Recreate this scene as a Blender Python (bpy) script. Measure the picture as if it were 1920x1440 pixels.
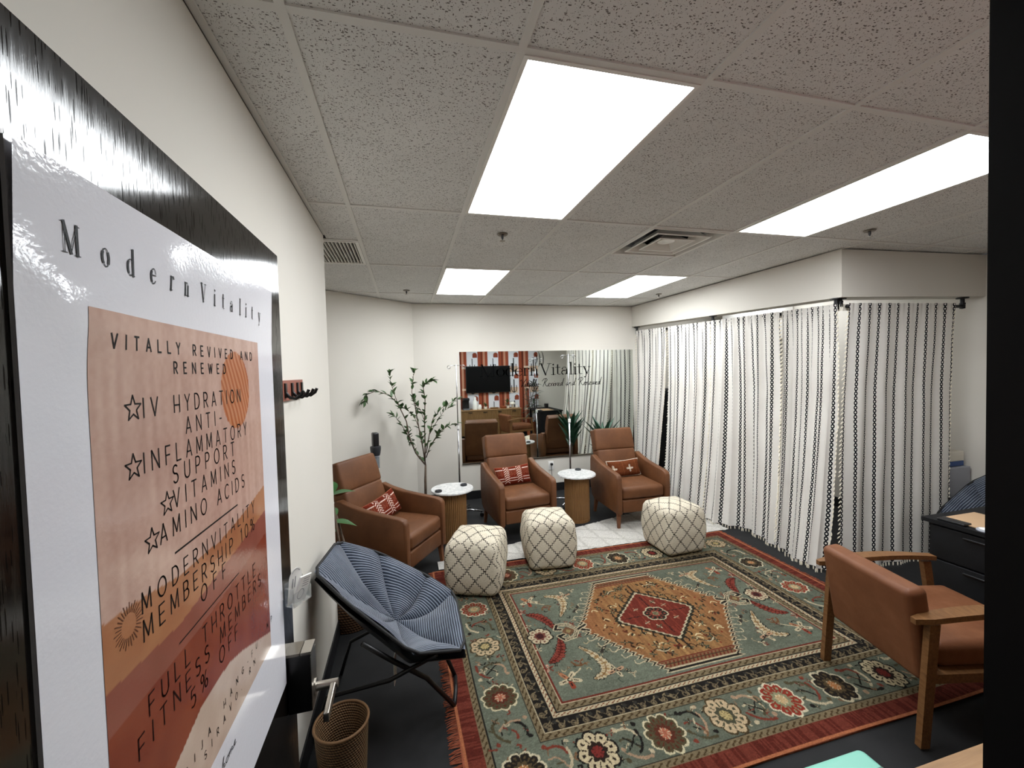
import bpy, bmesh, math, random
import numpy as np
from mathutils import Vector, Matrix
random.seed(7)
rng = np.random.default_rng(11)
for o in list(bpy.data.objects):
    bpy.data.objects.remove(o, do_unlink=True)
scene = bpy.context.scene
COL = scene.collection
R = math.radians

# ------------------------------------------------------------------ camera
CAMZ = 1.695
CEIL = 2.592
cam_d = bpy.data.cameras.new('camera'); cam = bpy.data.objects.new('camera', cam_d); COL.objects.link(cam)
F_PX = 774.8
cam_d.sensor_fit = 'HORIZONTAL'; cam_d.sensor_width = 36.0; cam_d.lens = 36.0 * F_PX / 1920.0
cam_d.clip_start = 0.02
YAW, PITCH, ROLL = 0.2513, 0.0311, 0.0265
cy_, sy_ = math.cos(YAW), math.sin(YAW)
fwd = Vector((sy_ * math.cos(PITCH), cy_ * math.cos(PITCH), -math.sin(PITCH)))
rgt = Vector((cy_, -sy_, 0)); dwn = fwd.cross(rgt)
r2 = math.cos(ROLL) * rgt + math.sin(ROLL) * dwn
d2 = -math.sin(ROLL) * rgt + math.cos(ROLL) * dwn
M = Matrix((r2, -d2, -fwd)).transposed().to_4x4()
M.translation = (0, 0, CAMZ)
cam.matrix_world = M
scene.camera = cam

# ------------------------------------------------------------------ world, exposure
w = bpy.data.worlds.new('world'); scene.world = w; w.use_nodes = True
w.node_tree.nodes['Background'].inputs[0].default_value = (0.9, 0.92, 1.0, 1)
w.node_tree.nodes['Background'].inputs[1].default_value = 0.02
scene.view_settings.view_transform = 'Standard'
scene.view_settings.look = 'None'
scene.view_settings.gamma = 1.0
scene.view_settings.use_curve_mapping = False
scene.view_settings.exposure = 1.85
PANEL_STRENGTH = 5.2

# ------------------------------------------------------------------ materials
def lin(h):
    if isinstance(h, str):
        h = h.lstrip('#'); c = [int(h[i:i + 2], 16) / 255 for i in (0, 2, 4)]
    else:
        c = [v / 255 for v in h]
    return tuple(v / 12.92 if v <= .04045 else ((v + .055) / 1.055) ** 2.4 for v in c)
def C4(h): return (*lin(h), 1.0)
MATS = {}
class NT:
    def __init__(s, name, rough=.5, metal=0., color='#808080', spec=.5):
        s.m = bpy.data.materials.new(name); s.m.use_nodes = True; s.t = s.m.node_tree
        s.b = s.t.nodes['Principled BSDF']
        s.b.inputs['Base Color'].default_value = C4(color)
        s.b.inputs['Roughness'].default_value = rough; s.b.inputs['Metallic'].default_value = metal
        s.b.inputs['Specular IOR Level'].default_value = spec
        MATS[name] = s.m
    def n(s, typ, **kw):
        nd = s.t.nodes.new(typ)
        for k, v in kw.items():
            if k.startswith('i_'):
                key = k[2:]
                nd.inputs[int(key) if key.isdigit() else key].default_value = v
            else: setattr(nd, k, v)
        return nd
    def l(s, a, b): s.t.links.new(a, b)
    def val(s, x, sock):
        if hasattr(x, 'links') or isinstance(x, bpy.types.NodeSocket): s.l(x, sock)
        else: sock.default_value = x
    def math(s, op, a, b=0., c=0., clamp=False):
        nd = s.n('ShaderNodeMath', operation=op, use_clamp=clamp)
        s.val(a, nd.inputs[0]); s.val(b, nd.inputs[1])
        if op in ('MULTIPLY_ADD', 'SMOOTH_MIN', 'SMOOTH_MAX', 'COMPARE', 'WRAP'): s.val(c, nd.inputs[2])
        return nd.outputs[0]
    def coord(s, kind='Object'): return s.n('ShaderNodeTexCoord').outputs[kind]
    def mapping(s, v, scale=(1, 1, 1), loc=(0, 0, 0), rot=(0, 0, 0)):
        nd = s.n('ShaderNodeMapping'); s.l(v, nd.inputs[0]); nd.inputs['Scale'].default_value = scale
        nd.inputs['Location'].default_value = loc; nd.inputs['Rotation'].default_value = rot
        return nd.outputs[0]
    def noise(s, v, scale=5., detail=3., rough=.5, dist=0.):
        nd = s.n('ShaderNodeTexNoise'); s.l(v, nd.inputs['Vector'])
        nd.inputs['Scale'].default_value = scale; nd.inputs['Detail'].default_value = detail
        nd.inputs['Roughness'].default_value = rough; nd.inputs['Distortion'].default_value = dist
        return nd.outputs['Fac']
    def ramp(s, f, stops):
        nd = s.n('ShaderNodeValToRGB'); s.l(f, nd.inputs[0]); e = nd.color_ramp.elements
        while len(e) < len(stops): e.new(.5)
        for q, (p, c) in zip(e, stops): q.position = p; q.color = C4(c) if not isinstance(c, float) else (c, c, c, 1)
        return nd.outputs[0]
    def mix(s, f, a, b, mode='MIX'):
        nd = s.n('ShaderNodeMix', data_type='RGBA', blend_type=mode)
        s.val(f, nd.inputs[0])
        for x, k in ((a, 6), (b, 7)):
            if isinstance(x, bpy.types.NodeSocket): s.l(x, nd.inputs[k])
            else: nd.inputs[k].default_value = C4(x)
        return nd.outputs[2]
    def color(s, c): s.l(c, s.b.inputs['Base Color'])
    def bump(s, h, strength=.2, dist=.01):
        nd = s.n('ShaderNodeBump'); nd.inputs['Strength'].default_value = strength; nd.inputs['Distance'].default_value = dist
        s.l(h, nd.inputs['Height']); s.l(nd.outputs[0], s.b.inputs['Normal'])
    def roughn(s, x): s.val(x, s.b.inputs['Roughness'])
    def sep(s, v):
        nd = s.n('ShaderNodeSeparateXYZ'); s.l(v, nd.inputs[0]); return nd.outputs

def plain(name, color, rough=.5, metal=0., spec=.5): return NT(name, rough, metal, color, spec).m
def noisy(name, c1, c2, scale=6., rough=.5, bump=0., bscale=80., spec=.5, bdist=.004, stretch=(1, 1, 1)):
    t = NT(name, rough, 0, c1, spec); co = t.coord(); v = t.mapping(co, stretch)
    t.color(t.ramp(t.noise(v, scale, 4), [(.3, c1), (.7, c2)]))
    if bump: t.bump(t.noise(v, bscale, 3), bump, bdist)
    return t.m

noisy('wall_paint', '#d6d1c7', '#d9d4cb', 1.5, .72, .06, 220., .3, .001)
noisy('wall_paint_white', '#e4dfd3', '#e7e2d8', 1.5, .7, .05, 200., .3, .001)
noisy('floor_black', '#1c1c1d', '#242425', 9., .75, .35, 400., .25, .002)
plain('baseboard_black', '#121214', .45)
plain('tee_metal', '#dddbd6', .55)
plain('plenum', '#8d877e', .9)
plain('white_metal', '#e9e6df', .4)
plain('grille_dark', '#2a2826', .8)
plain('black_frame', '#0b0b0c', .6, 0, .2)
plain('black_metal', '#141416', .4, .3)
plain('black_plastic', '#121214', .35)
plain('dark_rubber', '#101012', .7)
plain('chrome', '#a9a9ab', .2, 1.)
plain('steel', '#b9b4ac', .28, 1.)
plain('steel_side', '#8d867c', .35, 1.)
plain('white_plastic', '#efeeea', .35)
plain('off_white', '#e6e0d2', .7)
plain('paper', '#f4f2ee', .6)
plain('paper_print', '#6f727a', .7)
plain('plaque_white', '#c4c7c5', .5)
plain('ink', '#15100f', .55, 0, .12)
plain('ink_title', '#15151a', .5, 0, .12)
plain('ink_faded', '#250c08', .55, 0, .12)
plain('decal_black', '#09090a', .9, 0, .05)
plain('grey_plastic', '#5b5e63', .4)
plain('dark_grey', '#2b2d31', .4)
plain('blue_box', '#2f4f8a', .5)
plain('soft_grey', '#9a9ca4', .5)
plain('mint', '#84c9b6', .35)
plain('mint_groove', '#5f8376', .45)
plain('kraft', '#b09170', .75)
plain('pink_bronze', '#8d5140', .5)
plain('tassel', '#efe6d2', .9)
plain('soil', '#2b211a', .9)
plain('burst_brown', '#6d4430', .3, 0, .2)
plain('terracotta', '#a95b35', .7)
plain('screen', '#020203', .35, 0, .15)
t = NT('acrylic', .05, 0, '#e8eef0'); t.b.inputs['Transmission Weight'].default_value = .85; t.b.inputs['IOR'].default_value = 1.3; t.b.inputs['Alpha'].default_value = .30
t = NT('bin_glass', .08, 0, '#9aa0a6'); t.b.inputs['Transmission Weight'].default_value = .6; t.b.inputs['IOR'].default_value = 1.2
plain('mirror_glass', '#e3e8e4', .015, 1.)
# lamps
t = NT('lamp_panel', .5, 0, '#ffffff'); t.b.inputs['Emission Color'].default_value = (0.93, 0.97, 1.0, 1); t.b.inputs['Emission Strength'].default_value = PANEL_STRENGTH

t = NT('lamp_panel_dim', .5, 0, '#ffffff'); t.b.inputs['Emission Color'].default_value = (0.95, 0.98, 1.0, 1); t.b.inputs['Emission Strength'].default_value = PANEL_STRENGTH * .5
# acoustic ceiling tile with fissures
t = NT('ceiling_tile_mat', .9, 0, '#d8d0c4', .15); co = t.coord('Object')
def fiss(scale, rot, thr, nsc):
    v = t.mapping(co, scale, rot=(0, 0, rot))
    vo = t.n('ShaderNodeTexVoronoi', feature='F1'); t.l(v, vo.inputs['Vector']); vo.inputs['Scale'].default_value = 1; vo.inputs['Randomness'].default_value = 1
    sp = t.n('ShaderNodeSeparateColor'); t.l(vo.outputs['Color'], sp.inputs[0])
    size = t.math('MULTIPLY', sp.outputs[0], thr)
    return t.math('LESS_THAN', vo.outputs['Distance'], size)
f1 = fiss((75, 165, 1), .5, .36, 1); f2 = fiss((185, 90, 1), -.3, .30, 1)
f3 = fiss((230, 230, 1), 0, .28, 1)
ff = t.math('MAXIMUM', t.math('MAXIMUM', f1, f2), f3)
base = t.ramp(t.noise(co, 3, 3), [(.3, '#dbdad7'), (.7, '#e3e2df')])
t.color(t.mix(ff, base, '#75706b')); t.bump(t.math('SUBTRACT', 1., ff), .6, .003)

# leather
def leather(name, c1, c2, c3):
    t = NT(name, .5, 0, c1, .28); co = t.coord()
    n1 = t.noise(co, 4.5, 5, .6, .3); n2 = t.noise(co, 38., 3)
    col = t.ramp(n1, [(.25, c1), (.5, c2), (.75, c3)])
    t.color(t.mix(t.math('MULTIPLY', n2, .25), col, c1))
    vo = t.n('ShaderNodeTexVoronoi'); t.l(co, vo.inputs['Vector']); vo.inputs['Scale'].default_value = 260
    t.bump(t.math('ADD', vo.outputs['Distance'], t.math('MULTIPLY', n1, 2.)), .12, .002)
    t.roughn(t.math('MULTIPLY_ADD', n2, .2, .40))
leather('leather', '#573620', '#674127', '#754c30')
leather('leather_armchair', '#653c25', '#73482e', '#805338')
# woods
def wood(name, c1, c2, c3, scale=(3, 30, 30), rough=.45):
    t = NT(name, rough, 0, c1, .4); co = t.coord(); v = t.mapping(co, scale)
    n = t.noise(v, 2.2, 5, .6, .6); t.color(t.ramp(n, [(.25, c1), (.5, c2), (.75, c3)])); t.bump(n, .15, .003)
wood('walnut', '#5a3421', '#6f452c', '#7d5236', (20, 20, 3))
wood('armwood', '#5d3a20', '#74502f', '#835d39', (9, 40, 40), .4)
wood('oak_flute', '#6e4d2d', '#86613a', '#9a7347', (30, 30, 2.5), .5)
wood('sideboard_wood', '#6b4f2e', '#80603a', '#916e46', (25, 25, 2.5), .5)
wood('sideboard_top', '#8f6d49', '#9f7b54', '#ab8860', (2.5, 25, 25), .55)
# black stained door
t = NT('door_black', .08, 0, '#110e0c', .5); co = t.coord(); n = t.noise(t.mapping(co, (1, 60, 3)), 2.0, 5, .7, .8)
pv = t.n('ShaderNodeTexVoronoi', feature='F1'); t.l(t.mapping(co, (1, 330, 22)), pv.inputs['Vector']); pv.inputs['Scale'].default_value = 1
psp = t.n('ShaderNodeSeparateColor'); t.l(pv.outputs['Color'], psp.inputs[0])
pore = t.math('LESS_THAN', pv.outputs['Distance'], t.math('MULTIPLY', psp.outputs[0], t.math('MULTIPLY_ADD', n, .85, -.06)))
t.color(t.ramp(n, [(.3, '#0d0b0a'), (.7, '#1d1814')]))
t.bump(n, .10, .0008); t.val(t.math('MULTIPLY_ADD', pore, -.46, .5), t.b.inputs['Specular IOR Level']); t.roughn(t.math('MULTIPLY_ADD', n, .06, .07))
# poster
t = NT('poster_white', .1, 0, '#e7e6ec', .5); co = t.coord()
t.bump(t.math('ADD', t.noise(co, 150., 2), t.math('MULTIPLY', t.noise(co, 5., 2), 2.5)), .14, .0016)
def attr_mat(name, rough, spec=.5, bump=None, grain=0., poster=False):
    t = NT(name, rough, 0, '#888888', spec); a = t.n('ShaderNodeAttribute', attribute_name='col')
    c = a.outputs['Color']; co = t.coord()
    if grain:
        n = t.noise(t.mapping(co, (1, 1, 1)), grain, 2, .6)
        c = t.mix(t.math('MULTIPLY_ADD', n, .75, -.15, clamp=True), c, c, 'MULTIPLY') if False else t.mix(.55, c, t.ramp(n, [(.25, '#8c8c8c'), (.75, '#ffffff')]), 'MULTIPLY')
    t.color(c)
    if poster: t.bump(t.math('ADD', t.noise(co, 150., 2), t.math('MULTIPLY', t.noise(co, 5., 2), 2.5)), .12, .0016)
    elif bump: t.bump(t.noise(co, bump[0], 3), bump[1], bump[2])
    return t.m
attr_mat('poster_art', .1, .5, poster=True)
attr_mat('rug_pile', .95, .1, (420., .9, .004), 260.)
attr_mat('pillow_print', .9, .1, (300., .5, .003), 180.)
attr_mat('wallpaper', .8, .2)
attr_mat('rug_white_mat', .95, .1, (160., 1., .008), 90.)
# fringe
noisy('fringe_orange', '#864530', '#a0624a', 60., .9, .4, 300., .1)
# corduroy
def cord(name, c1, c2, c3, freq):
    t = NT(name, .85, 0, c1, .2); u = t.coord('UV'); s = t.sep(u); co = t.coord()
    wob = t.math('MULTIPLY_ADD', t.noise(co, 9., 2), .012, s[1])
    ph = t.math('SINE', t.math('MULTIPLY', wob, freq))
    f = t.math('MULTIPLY_ADD', ph, .5, .5)
    patch = t.noise(co, 5., 4, .6)
    f2_ = t.math('ADD', f, t.math('MULTIPLY_ADD', patch, 1.4, -.7), clamp=True)
    t.color(t.ramp(f2_, [(.05, c1), (.5, c2), (.95, c3)])); t.bump(f, .8, .006)
    t.b.inputs['Sheen Weight'].default_value = .3; t.b.inputs['Sheen Roughness'].default_value = .4
cord('corduroy', '#2b323f', '#525b6b', '#838b98', 2 * math.pi / .0125)
# pouf lattice
t = NT('pouf_fabric', .95, 0, '#d3c7ae', .1); u = t.coord('UV'); s = t.sep(u); co = t.coord()
P_ = .118
def lines(sign):
    q = t.math('MULTIPLY_ADD', s[1], sign * .80, s[0])
    o = t.math('MULTIPLY_ADD', s[1], -sign * .80, s[0])
    wv = t.math('SINE', t.math('MULTIPLY', o, 2 * math.pi / .0275))
    q = t.math('ADD', q, t.math('MULTIPLY', wv, .0058))
    q = t.math('MULTIPLY_ADD', t.noise(co, 7., 1), .02, q)
    d = t.math('ABSOLUTE', t.math('SUBTRACT', t.math('FRACT', t.math('DIVIDE', q, P_)), .5))
    return t.math('LESS_THAN', d, .037)
ln = t.math('MAXIMUM', lines(1), lines(-1))
weave = t.noise(t.mapping(co, (60, 60, 260)), 1.2, 3, .7)
basec = t.ramp(weave, [(.3, '#c4b8a1'), (.7, '#e0d8c6')])
t.color(t.mix(ln, basec, '#231d1b')); t.bump(t.math('MULTIPLY_ADD', ln, -.6, weave), .6, .004)
# curtain with chain stripes (uv in metres of cloth)
t = NT('curtain_cloth', .9, 0, '#e9e4dc', .1); u = t.coord('UV'); s = t.sep(u); co = t.coord()
SP = .112; LK = .037
a = t.math('MULTIPLY', t.math('SUBTRACT', t.math('FRACT', t.math('DIVIDE', s[0], SP)), .5), SP)
b = t.math('MULTIPLY', t.math('SUBTRACT', t.math('FRACT', t.math('DIVIDE', s[1], LK)), .5), LK)
e = t.math('SQRT', t.math('ADD', t.math('POWER', t.math('DIVIDE', a, .0132), 2.), t.math('POWER', t.math('DIVIDE', b, .0163), 2.)))
ring = t.math('LESS_THAN', t.math('ABSOLUTE', t.math('SUBTRACT', e, .80)), .34)
dash = t.math('MULTIPLY', t.math('LESS_THAN', t.math('ABSOLUTE', a), .0038), t.math('GREATER_THAN', t.math('ABSOLUTE', b), .0125))
ch = t.math('MAXIMUM', ring, dash)
col = t.mix(ch, t.ramp(t.noise(co, 3., 3), [(.3, '#e4dfd8'), (.7, '#efebe4')]), '#14141c')
t.color(col); t.bump(t.noise(t.mapping(co, (1, 1, .35)), 30., 3), .25, .004)
tr = t.n('ShaderNodeBsdfTranslucent'); t.l(col, tr.inputs[0]); ms = t.n('ShaderNodeMixShader'); ms.inputs[0].default_value = .17
out = t.t.nodes['Material Output']; t.l(t.b.outputs[0], ms.inputs[1]); t.l(tr.outputs[0], ms.inputs[2]); t.l(ms.outputs[0], out.inputs[0])
# marble
t = NT('marble', .12, 0, '#eeedea', .5); co = t.coord()
n = t.noise(co, 7., 6, .65, 2.2); t.color(t.ramp(n, [(.42, '#dbdad7'), (.5, '#bcbdbc'), (.56, '#dcdbd9')]))
# woven baskets
def woven(name, c1, c2, c3, k):
    t = NT(name, .6, 0, c1, .3); s = t.sep(t.coord('UV'))
    a_ = t.math('SINE', t.math('MULTIPLY', s[1], 2 * math.pi * k)); b_ = t.math('SINE', t.math('ADD', t.math('MULTIPLY', s[0], 2 * math.pi * 64), t.math('MULTIPLY', s[1], 2 * math.pi * k * .5)))
    f = t.math('MULTIPLY_ADD', t.math('ADD', a_, t.math('MULTIPLY', b_, .6)), .3, .5, clamp=True)
    t.color(t.ramp(f, [(.1, c1), (.55, c2), (.95, c3)])); t.bump(f, .9, .006)
woven('wicker', '#33241a', '#75573a', '#9c7d58', 26)
woven('wicker_dark', '#21150d', '#4e3420', '#6f4e30', 14)
noisy('leaf_green', '#2f4a26', '#4d6f38', 8., .45)
noisy('leaf_dark', '#1d3a2b', '#2f5a42', 6., .35)
noisy('leaf_bright', '#2a5429', '#40733a', 6., .35)
noisy('leaf_dusty', '#3b4a3c', '#5a6455', 6., .6)
noisy('bark', '#4e3f33', '#6a594a', 40., .85, .4, 120.)
noisy('desk_black', '#0b0c0e', '#101114', 12., .6, .1, 200., .25)

# ------------------------------------------------------------------ mesh builder
class MB:
    def __init__(s): s.v = []; s.f = []; s.uv = {}
    def add(s, vs, fs, uvs=None):
        o = len(s.v); s.v += [tuple(p) for p in vs]
        for i, f in enumerate(fs):
            if uvs is not None: s.uv[len(s.f)] = uvs[i]
            s.f.append(tuple(o + k for k in f))
        return s
    def box(s, x0, x1, y0, y1, z0, z1, mat=None):
        vs = [(x, y, z) for z in (z0, z1) for y in (y0, y1) for x in (x0, x1)]
        if mat: vs = [mat @ Vector(p) for p in vs]
        return s.add(vs, [(0, 2, 3, 1), (4, 5, 7, 6), (0, 1, 5, 4), (2, 6, 7, 3), (0, 4, 6, 2), (1, 3, 7, 5)])
    def rbox(s, c, size, r, n=3, mat=None, fn=None, seg=2):
        """rounded box, c centre, size full, r radius"""
        hx, hy, hz = [q / 2 for q in size]; r = min(r, hx, hy, hz)
        def axis(h):
            k = [-h + r * (1 - math.cos(math.pi / 2 * i / n)) * 0 + (-0) for i in range(0)]
            pts = []
            for i in range(n): pts.append(-h + r * i / n)
            for i in range(seg + 1): pts.append(-h + r + (2 * h - 2 * r) * i / seg)
            for i in range(1, n + 1): pts.append(h - r + r * i / n)
            out = []
            for p in pts:
                if not out or abs(p - out[-1]) > 1e-7: out.append(p)
            return out
        bm = bmesh.new(); cache = {}
        def vert(p):
            q = Vector((max(-hx + r, min(hx - r, p[0])), max(-hy + r, min(hy - r, p[1])), max(-hz + r, min(hz - r, p[2]))))
            d = Vector(p) - q
            if d.length > 1e-9: 
                # use angle-true placement
                d = Vector([math.copysign(math.tan(min(abs(k) / r, 1) * math.pi / 4), k) if r > 0 else 0 for k in d]).normalized() * r
            q = q + d
            key = (round(p[0], 6), round(p[1], 6), round(p[2], 6))
            if key not in cache:
                if fn: q = Vector(fn(q))
                q = q + Vector(c)
                if mat: q = mat @ q
                cache[key] = len(s.v); s.v.append(tuple(q))
            return cache[key]
        ax, ay, az = axis(hx), axis(hy), axis(hz)
        def face(A, B, mk, flip, ua, ub):
            for i in range(len(A) - 1):
                for j in range(len(B) - 1):
                    c4 = [(A[i], B[j]), (A[i + 1], B[j]), (A[i + 1], B[j + 1]), (A[i], B[j + 1])]
                    if flip: c4 = c4[::-1]
                    s.uv[len(s.f)] = [(p + .37, q + .21) for p, q in c4]
                    s.f.append(tuple(vert(mk(p, q)) for p, q in c4))
        face(ax, ay, lambda a, b: (a, b, hz), False, 0, 1); face(ax, ay, lambda a, b: (a, b, -hz), True, 0, 1)
        face(ax, az, lambda a, b: (a, -hy, b), False, 0, 2); face(ax, az, lambda a, b: (a, hy, b), True, 0, 2)
        face(ay, az, lambda a, b: (hx, a, b), False, 1, 2); face(ay, az, lambda a, b: (-hx, a, b), True, 1, 2)
        bm.free(); return s
    def tube(s, pts, r, n=8, closed=False, caps=True, flat=None):
        pts = [Vector(p) for p in pts]; m = len(pts)
        rs = r if isinstance(r, (list, tuple)) else [r] * m
        prev = None; rings = []
        for i, p in enumerate(pts):
            if closed: d = pts[(i + 1) % m] - pts[i - 1]
            else: d = pts[min(i + 1, m - 1)] - pts[max(i - 1, 0)]
            d.normalize()
            if prev is None:
                a = Vector((0, 0, 1)) if abs(d.z) < .9 else Vector((1, 0, 0)); a = (a - d * a.dot(d)).normalized()
            else:
                a = prev - d * prev.dot(d)
                a = a.normalized() if a.length > 1e-6 else d.orthogonal().normalized()
            prev = a; b = d.cross(a)
            rings.append([p + (a * math.cos(2 * math.pi * k / n) + b * math.sin(2 * math.pi * k / n) * (flat or 1)) * rs[i] for k in range(n)])
        vs = [q for g in rings for q in g]; fs = []
        for i in range(m if closed else m - 1):
            j = (i + 1) % m
            for k in range(n): fs.append((i * n + k, i * n + (k + 1) % n, j * n + (k + 1) % n, j * n + k))
        if caps and not closed: fs += [tuple(range(n))[::-1], tuple((m - 1) * n + k for k in range(n))]
        return s.add(vs, fs)
    def lathe(s, prof, n=32, c=(0, 0, 0), mat=None, uvh=1.):
        vs = []; fs = []; uvs = []
        for r_, z in prof:
            for k in range(n):
                a = 2 * math.pi * k / n; p = Vector((c[0] + r_ * math.cos(a), c[1] + r_ * math.sin(a), c[2] + z))
                vs.append(mat @ p if mat else p)
        L = [0]
        for i in range(1, len(prof)): L.append(L[-1] + math.hypot(prof[i][0] - prof[i - 1][0], prof[i][1] - prof[i - 1][1]))
        for i in range(len(prof) - 1):
            for k in range(n):
                fs.append((i * n + k, i * n + (k + 1) % n, (i + 1) * n + (k + 1) % n, (i + 1) * n + k))
                uvs.append([(k / n, L[i] / uvh), ((k + 1) / n, L[i] / uvh), ((k + 1) / n, L[i + 1] / uvh), (k / n, L[i + 1] / uvh)])
        s.add(vs, fs, uvs)
        return s
    def grid(s, fn, nu, nv, uvfn=None, close=False):
        vs = [fn(i / nu, j / nv) for j in range(nv + 1) for i in range(nu + 1)]; fs = []; uvs = []
        for j in range(nv):
            for i in range(nu):
                fs.append((j * (nu + 1) + i, j * (nu + 1) + i + 1, (j + 1) * (nu + 1) + i + 1, (j + 1) * (nu + 1) + i))
                if uvfn: uvs.append([uvfn(a / nu, b / nv) for a, b in ((i, j), (i + 1, j), (i + 1, j + 1), (i, j + 1))])
        return s.add(vs, fs, uvs if uvfn else None)
    def prism(s, poly, z0, z1, mat=None):
        n = len(poly); vs = [Vector((x, y, z0)) for x, y in poly] + [Vector((x, y, z1)) for x, y in poly]
        if mat: vs = [mat @ p for p in vs]
        fs = [tuple(range(n))[::-1], tuple(range(n, 2 * n))] + [(i, (i + 1) % n, n + (i + 1) % n, n + i) for i in range(n)]
        return s.add(vs, fs)
    def ribbon(s, pts, wd, frame):
        """flat stroke in plane; frame(x,y)->3d"""
        for (x0, y0), (x1, y1) in zip(pts[:-1], pts[1:]):
            dx, dy = x1 - x0, y1 - y0; L = math.hypot(dx, dy)
            if L < 1e-9: continue
            nx, ny = -dy / L * wd / 2, dx / L * wd / 2; ex, ey = dx / L * wd * .35, dy / L * wd * .35
            s.add([frame(x0 - ex - nx, y0 - ey - ny), frame(x1 + ex - nx, y1 + ey - ny), frame(x1 + ex + nx, y1 + ey + ny), frame(x0 - ex + nx, y0 - ey + ny)], [(0, 1, 2, 3)])
        return s
    def build(s, name, mat, parent=None, smooth=False, loc=None):
        me = bpy.data.meshes.new(name); me.from_pydata(s.v, [], s.f); me.update()
        if s.uv:
            ul = me.uv_layers.new(name='uv'); buf = []
            for i, p in enumerate(me.polygons):
                u_ = s.uv.get(i)
                buf += [c for q in (u_ or [(0, 0)] * p.loop_total) for c in q]
            ul.data.foreach_set('uv', buf)
        me.materials.append(MATS[mat])
        if smooth is not False:
            me.polygons.foreach_set('use_smooth', [True] * len(me.polygons))
            if smooth is not True: me.set_sharp_from_angle(angle=R(smooth))
        o = bpy.data.objects.new(name, me); COL.objects.link(o)
        if parent: o.parent = parent
        if loc: o.location = loc
        return o
def setcol(o, arr):
    at = o.data.color_attributes.new('col', 'FLOAT_COLOR', 'POINT')
    a = np.ones((len(o.data.vertices), 4), dtype=np.float32); a[:, :3] = arr
    at.data.foreach_set('color', a.ravel())
def thing(name, label, cat, loc=(0, 0, 0), rz=0., group=None):
    o = bpy.data.objects.new(name, None); COL.objects.link(o); o.empty_display_size = .1
    o.location = loc; o.rotation_euler = (0, 0, rz); return tag(o, label, cat, group)
def tag(o, label, cat, group=None):
    o['label'] = label; o['category'] = cat
    if group: o['group'] = group
    return o
def struct(o, label=None):
    o['kind'] = 'structure'
    if label: o['label'] = label
    return o
def struct_empty(name, loc=(0, 0, 0), rz=0.):
    o = bpy.data.objects.new(name, None); COL.objects.link(o); o.location = loc; o.rotation_euler = (0, 0, rz); o['kind'] = 'structure'; return o
def dup(o, parent=None):
    c = o.copy(); COL.objects.link(c)
    if parent: c.parent = parent
    for ch in list(o.children): dup(ch, c)
    return c
# ================================================================== THE SETTING
XL, XR, YF, YB = -.477, 4.88, .31, 5.45
fl = struct(MB().box(-1.8, 5.1, -1.2, 5.7, -.05, 0).build('floor', 'floor_black'))
# walls
struct(MB().box(-.60, XL, YF - .15, 2.86, 0, CEIL - .007).build('wall_left', 'wall_paint'))
struct(MB().box(-1.72, -.60, 2.74, 2.86, 0, CEIL).build('wall_recess', 'wall_paint'))
struct(MB().box(-1.72, -1.6, 2.86, 4.2, 0, CEIL).build('wall_recess_end', 'wall_paint'))
A0, A1 = Vector((.107, YB)), Vector((-1.7, YB - 1.807 * .862))
nrm = Vector((-(A1 - A0).y, (A1 - A0).x)).normalized()
if nrm.y < 0: nrm = -nrm
struct(MB().prism([(A0.x, A0.y), (A0.x + nrm.x * .1, A0.y + nrm.y * .1), (A1.x + nrm.x * .1, A1.y + nrm.y * .1), (A1.x, A1.y)], 0, CEIL).build('wall_angled', 'wall_paint'))
struct(MB().box(.107, XR + .1, YB, YB + .12, 0, CEIL).build('wall_back', 'wall_paint'))
struct(MB().box(XR, XR + .1, YF - .15, YB, 0, CEIL).build('wall_right', 'wall_paint'))
DX0, DX1, DTOP = -.352, .642, 2.10
wf = MB(); wf.box(-.477, DX0 - .05, YF - .15, YF, 0, CEIL); wf.box(DX0 - .05, DX1 + .05, YF - .15, YF, DTOP + .05, CEIL); wf.box(DX1 + .05, XR, YF - .15, YF, 0, CEIL)
wall_front = struct(wf.build('wall_front', 'wall_paint'))
# corridor side behind the camera
hb = MB(); hb.box(-1.2, 1.9, -1.2, -1.1, 0, CEIL); hb.box(-1.2, -1.1, -1.1, YF - .15, 0, CEIL); hb.box(1.8, 1.9, -1.1, YF - .15, 0, CEIL); hb.box(-1.2, 1.9, -1.2, YF - .15, CEIL, CEIL + .05)
struct(hb.build('wall_corridor', 'wall_paint'))
# door frame
df = struct_empty('trim_1')
MB().box(DX0 - .05, DX0, YF - .17, YF + .012, 0, DTOP + .05).build('frame_jamb', 'black_frame', df)
MB().box(DX1, DX1 + .05, YF - .17, YF + .012, 0, DTOP + .05).build('frame_jamb', 'black_frame', df)
MB().box(DX0, DX1, YF - .17, YF + .012, DTOP, DTOP + .05).build('frame_head', 'black_frame', df)
# baseboards
def skirt(name, poly): struct(MB().prism(poly, 0, .11).build(name, 'baseboard_black'))
skirt('baseboard_left', [(XL, YF), (XL + .008, YF), (XL + .008, 2.868), (XL, 2.868)])
skirt('baseboard_back', [(.107, YB - .01), (XR, YB - .01), (XR, YB), (.107, YB)])
skirt('baseboard_right', [(XR - .01, YF), (XR, YF), (XR, YB), (XR - .01, YB)])
skirt('baseboard_angled', [(A0.x, A0.y), (A0.x - nrm.x * .01, A0.y - nrm.y * .01), (A1.x - nrm.x * .01, A1.y - nrm.y * .01), (A1.x, A1.y)])
skirt('baseboard_front', [(DX1 + .05, YF), (XR, YF), (XR, YF + .01), (DX1 + .05, YF + .01)])
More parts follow.
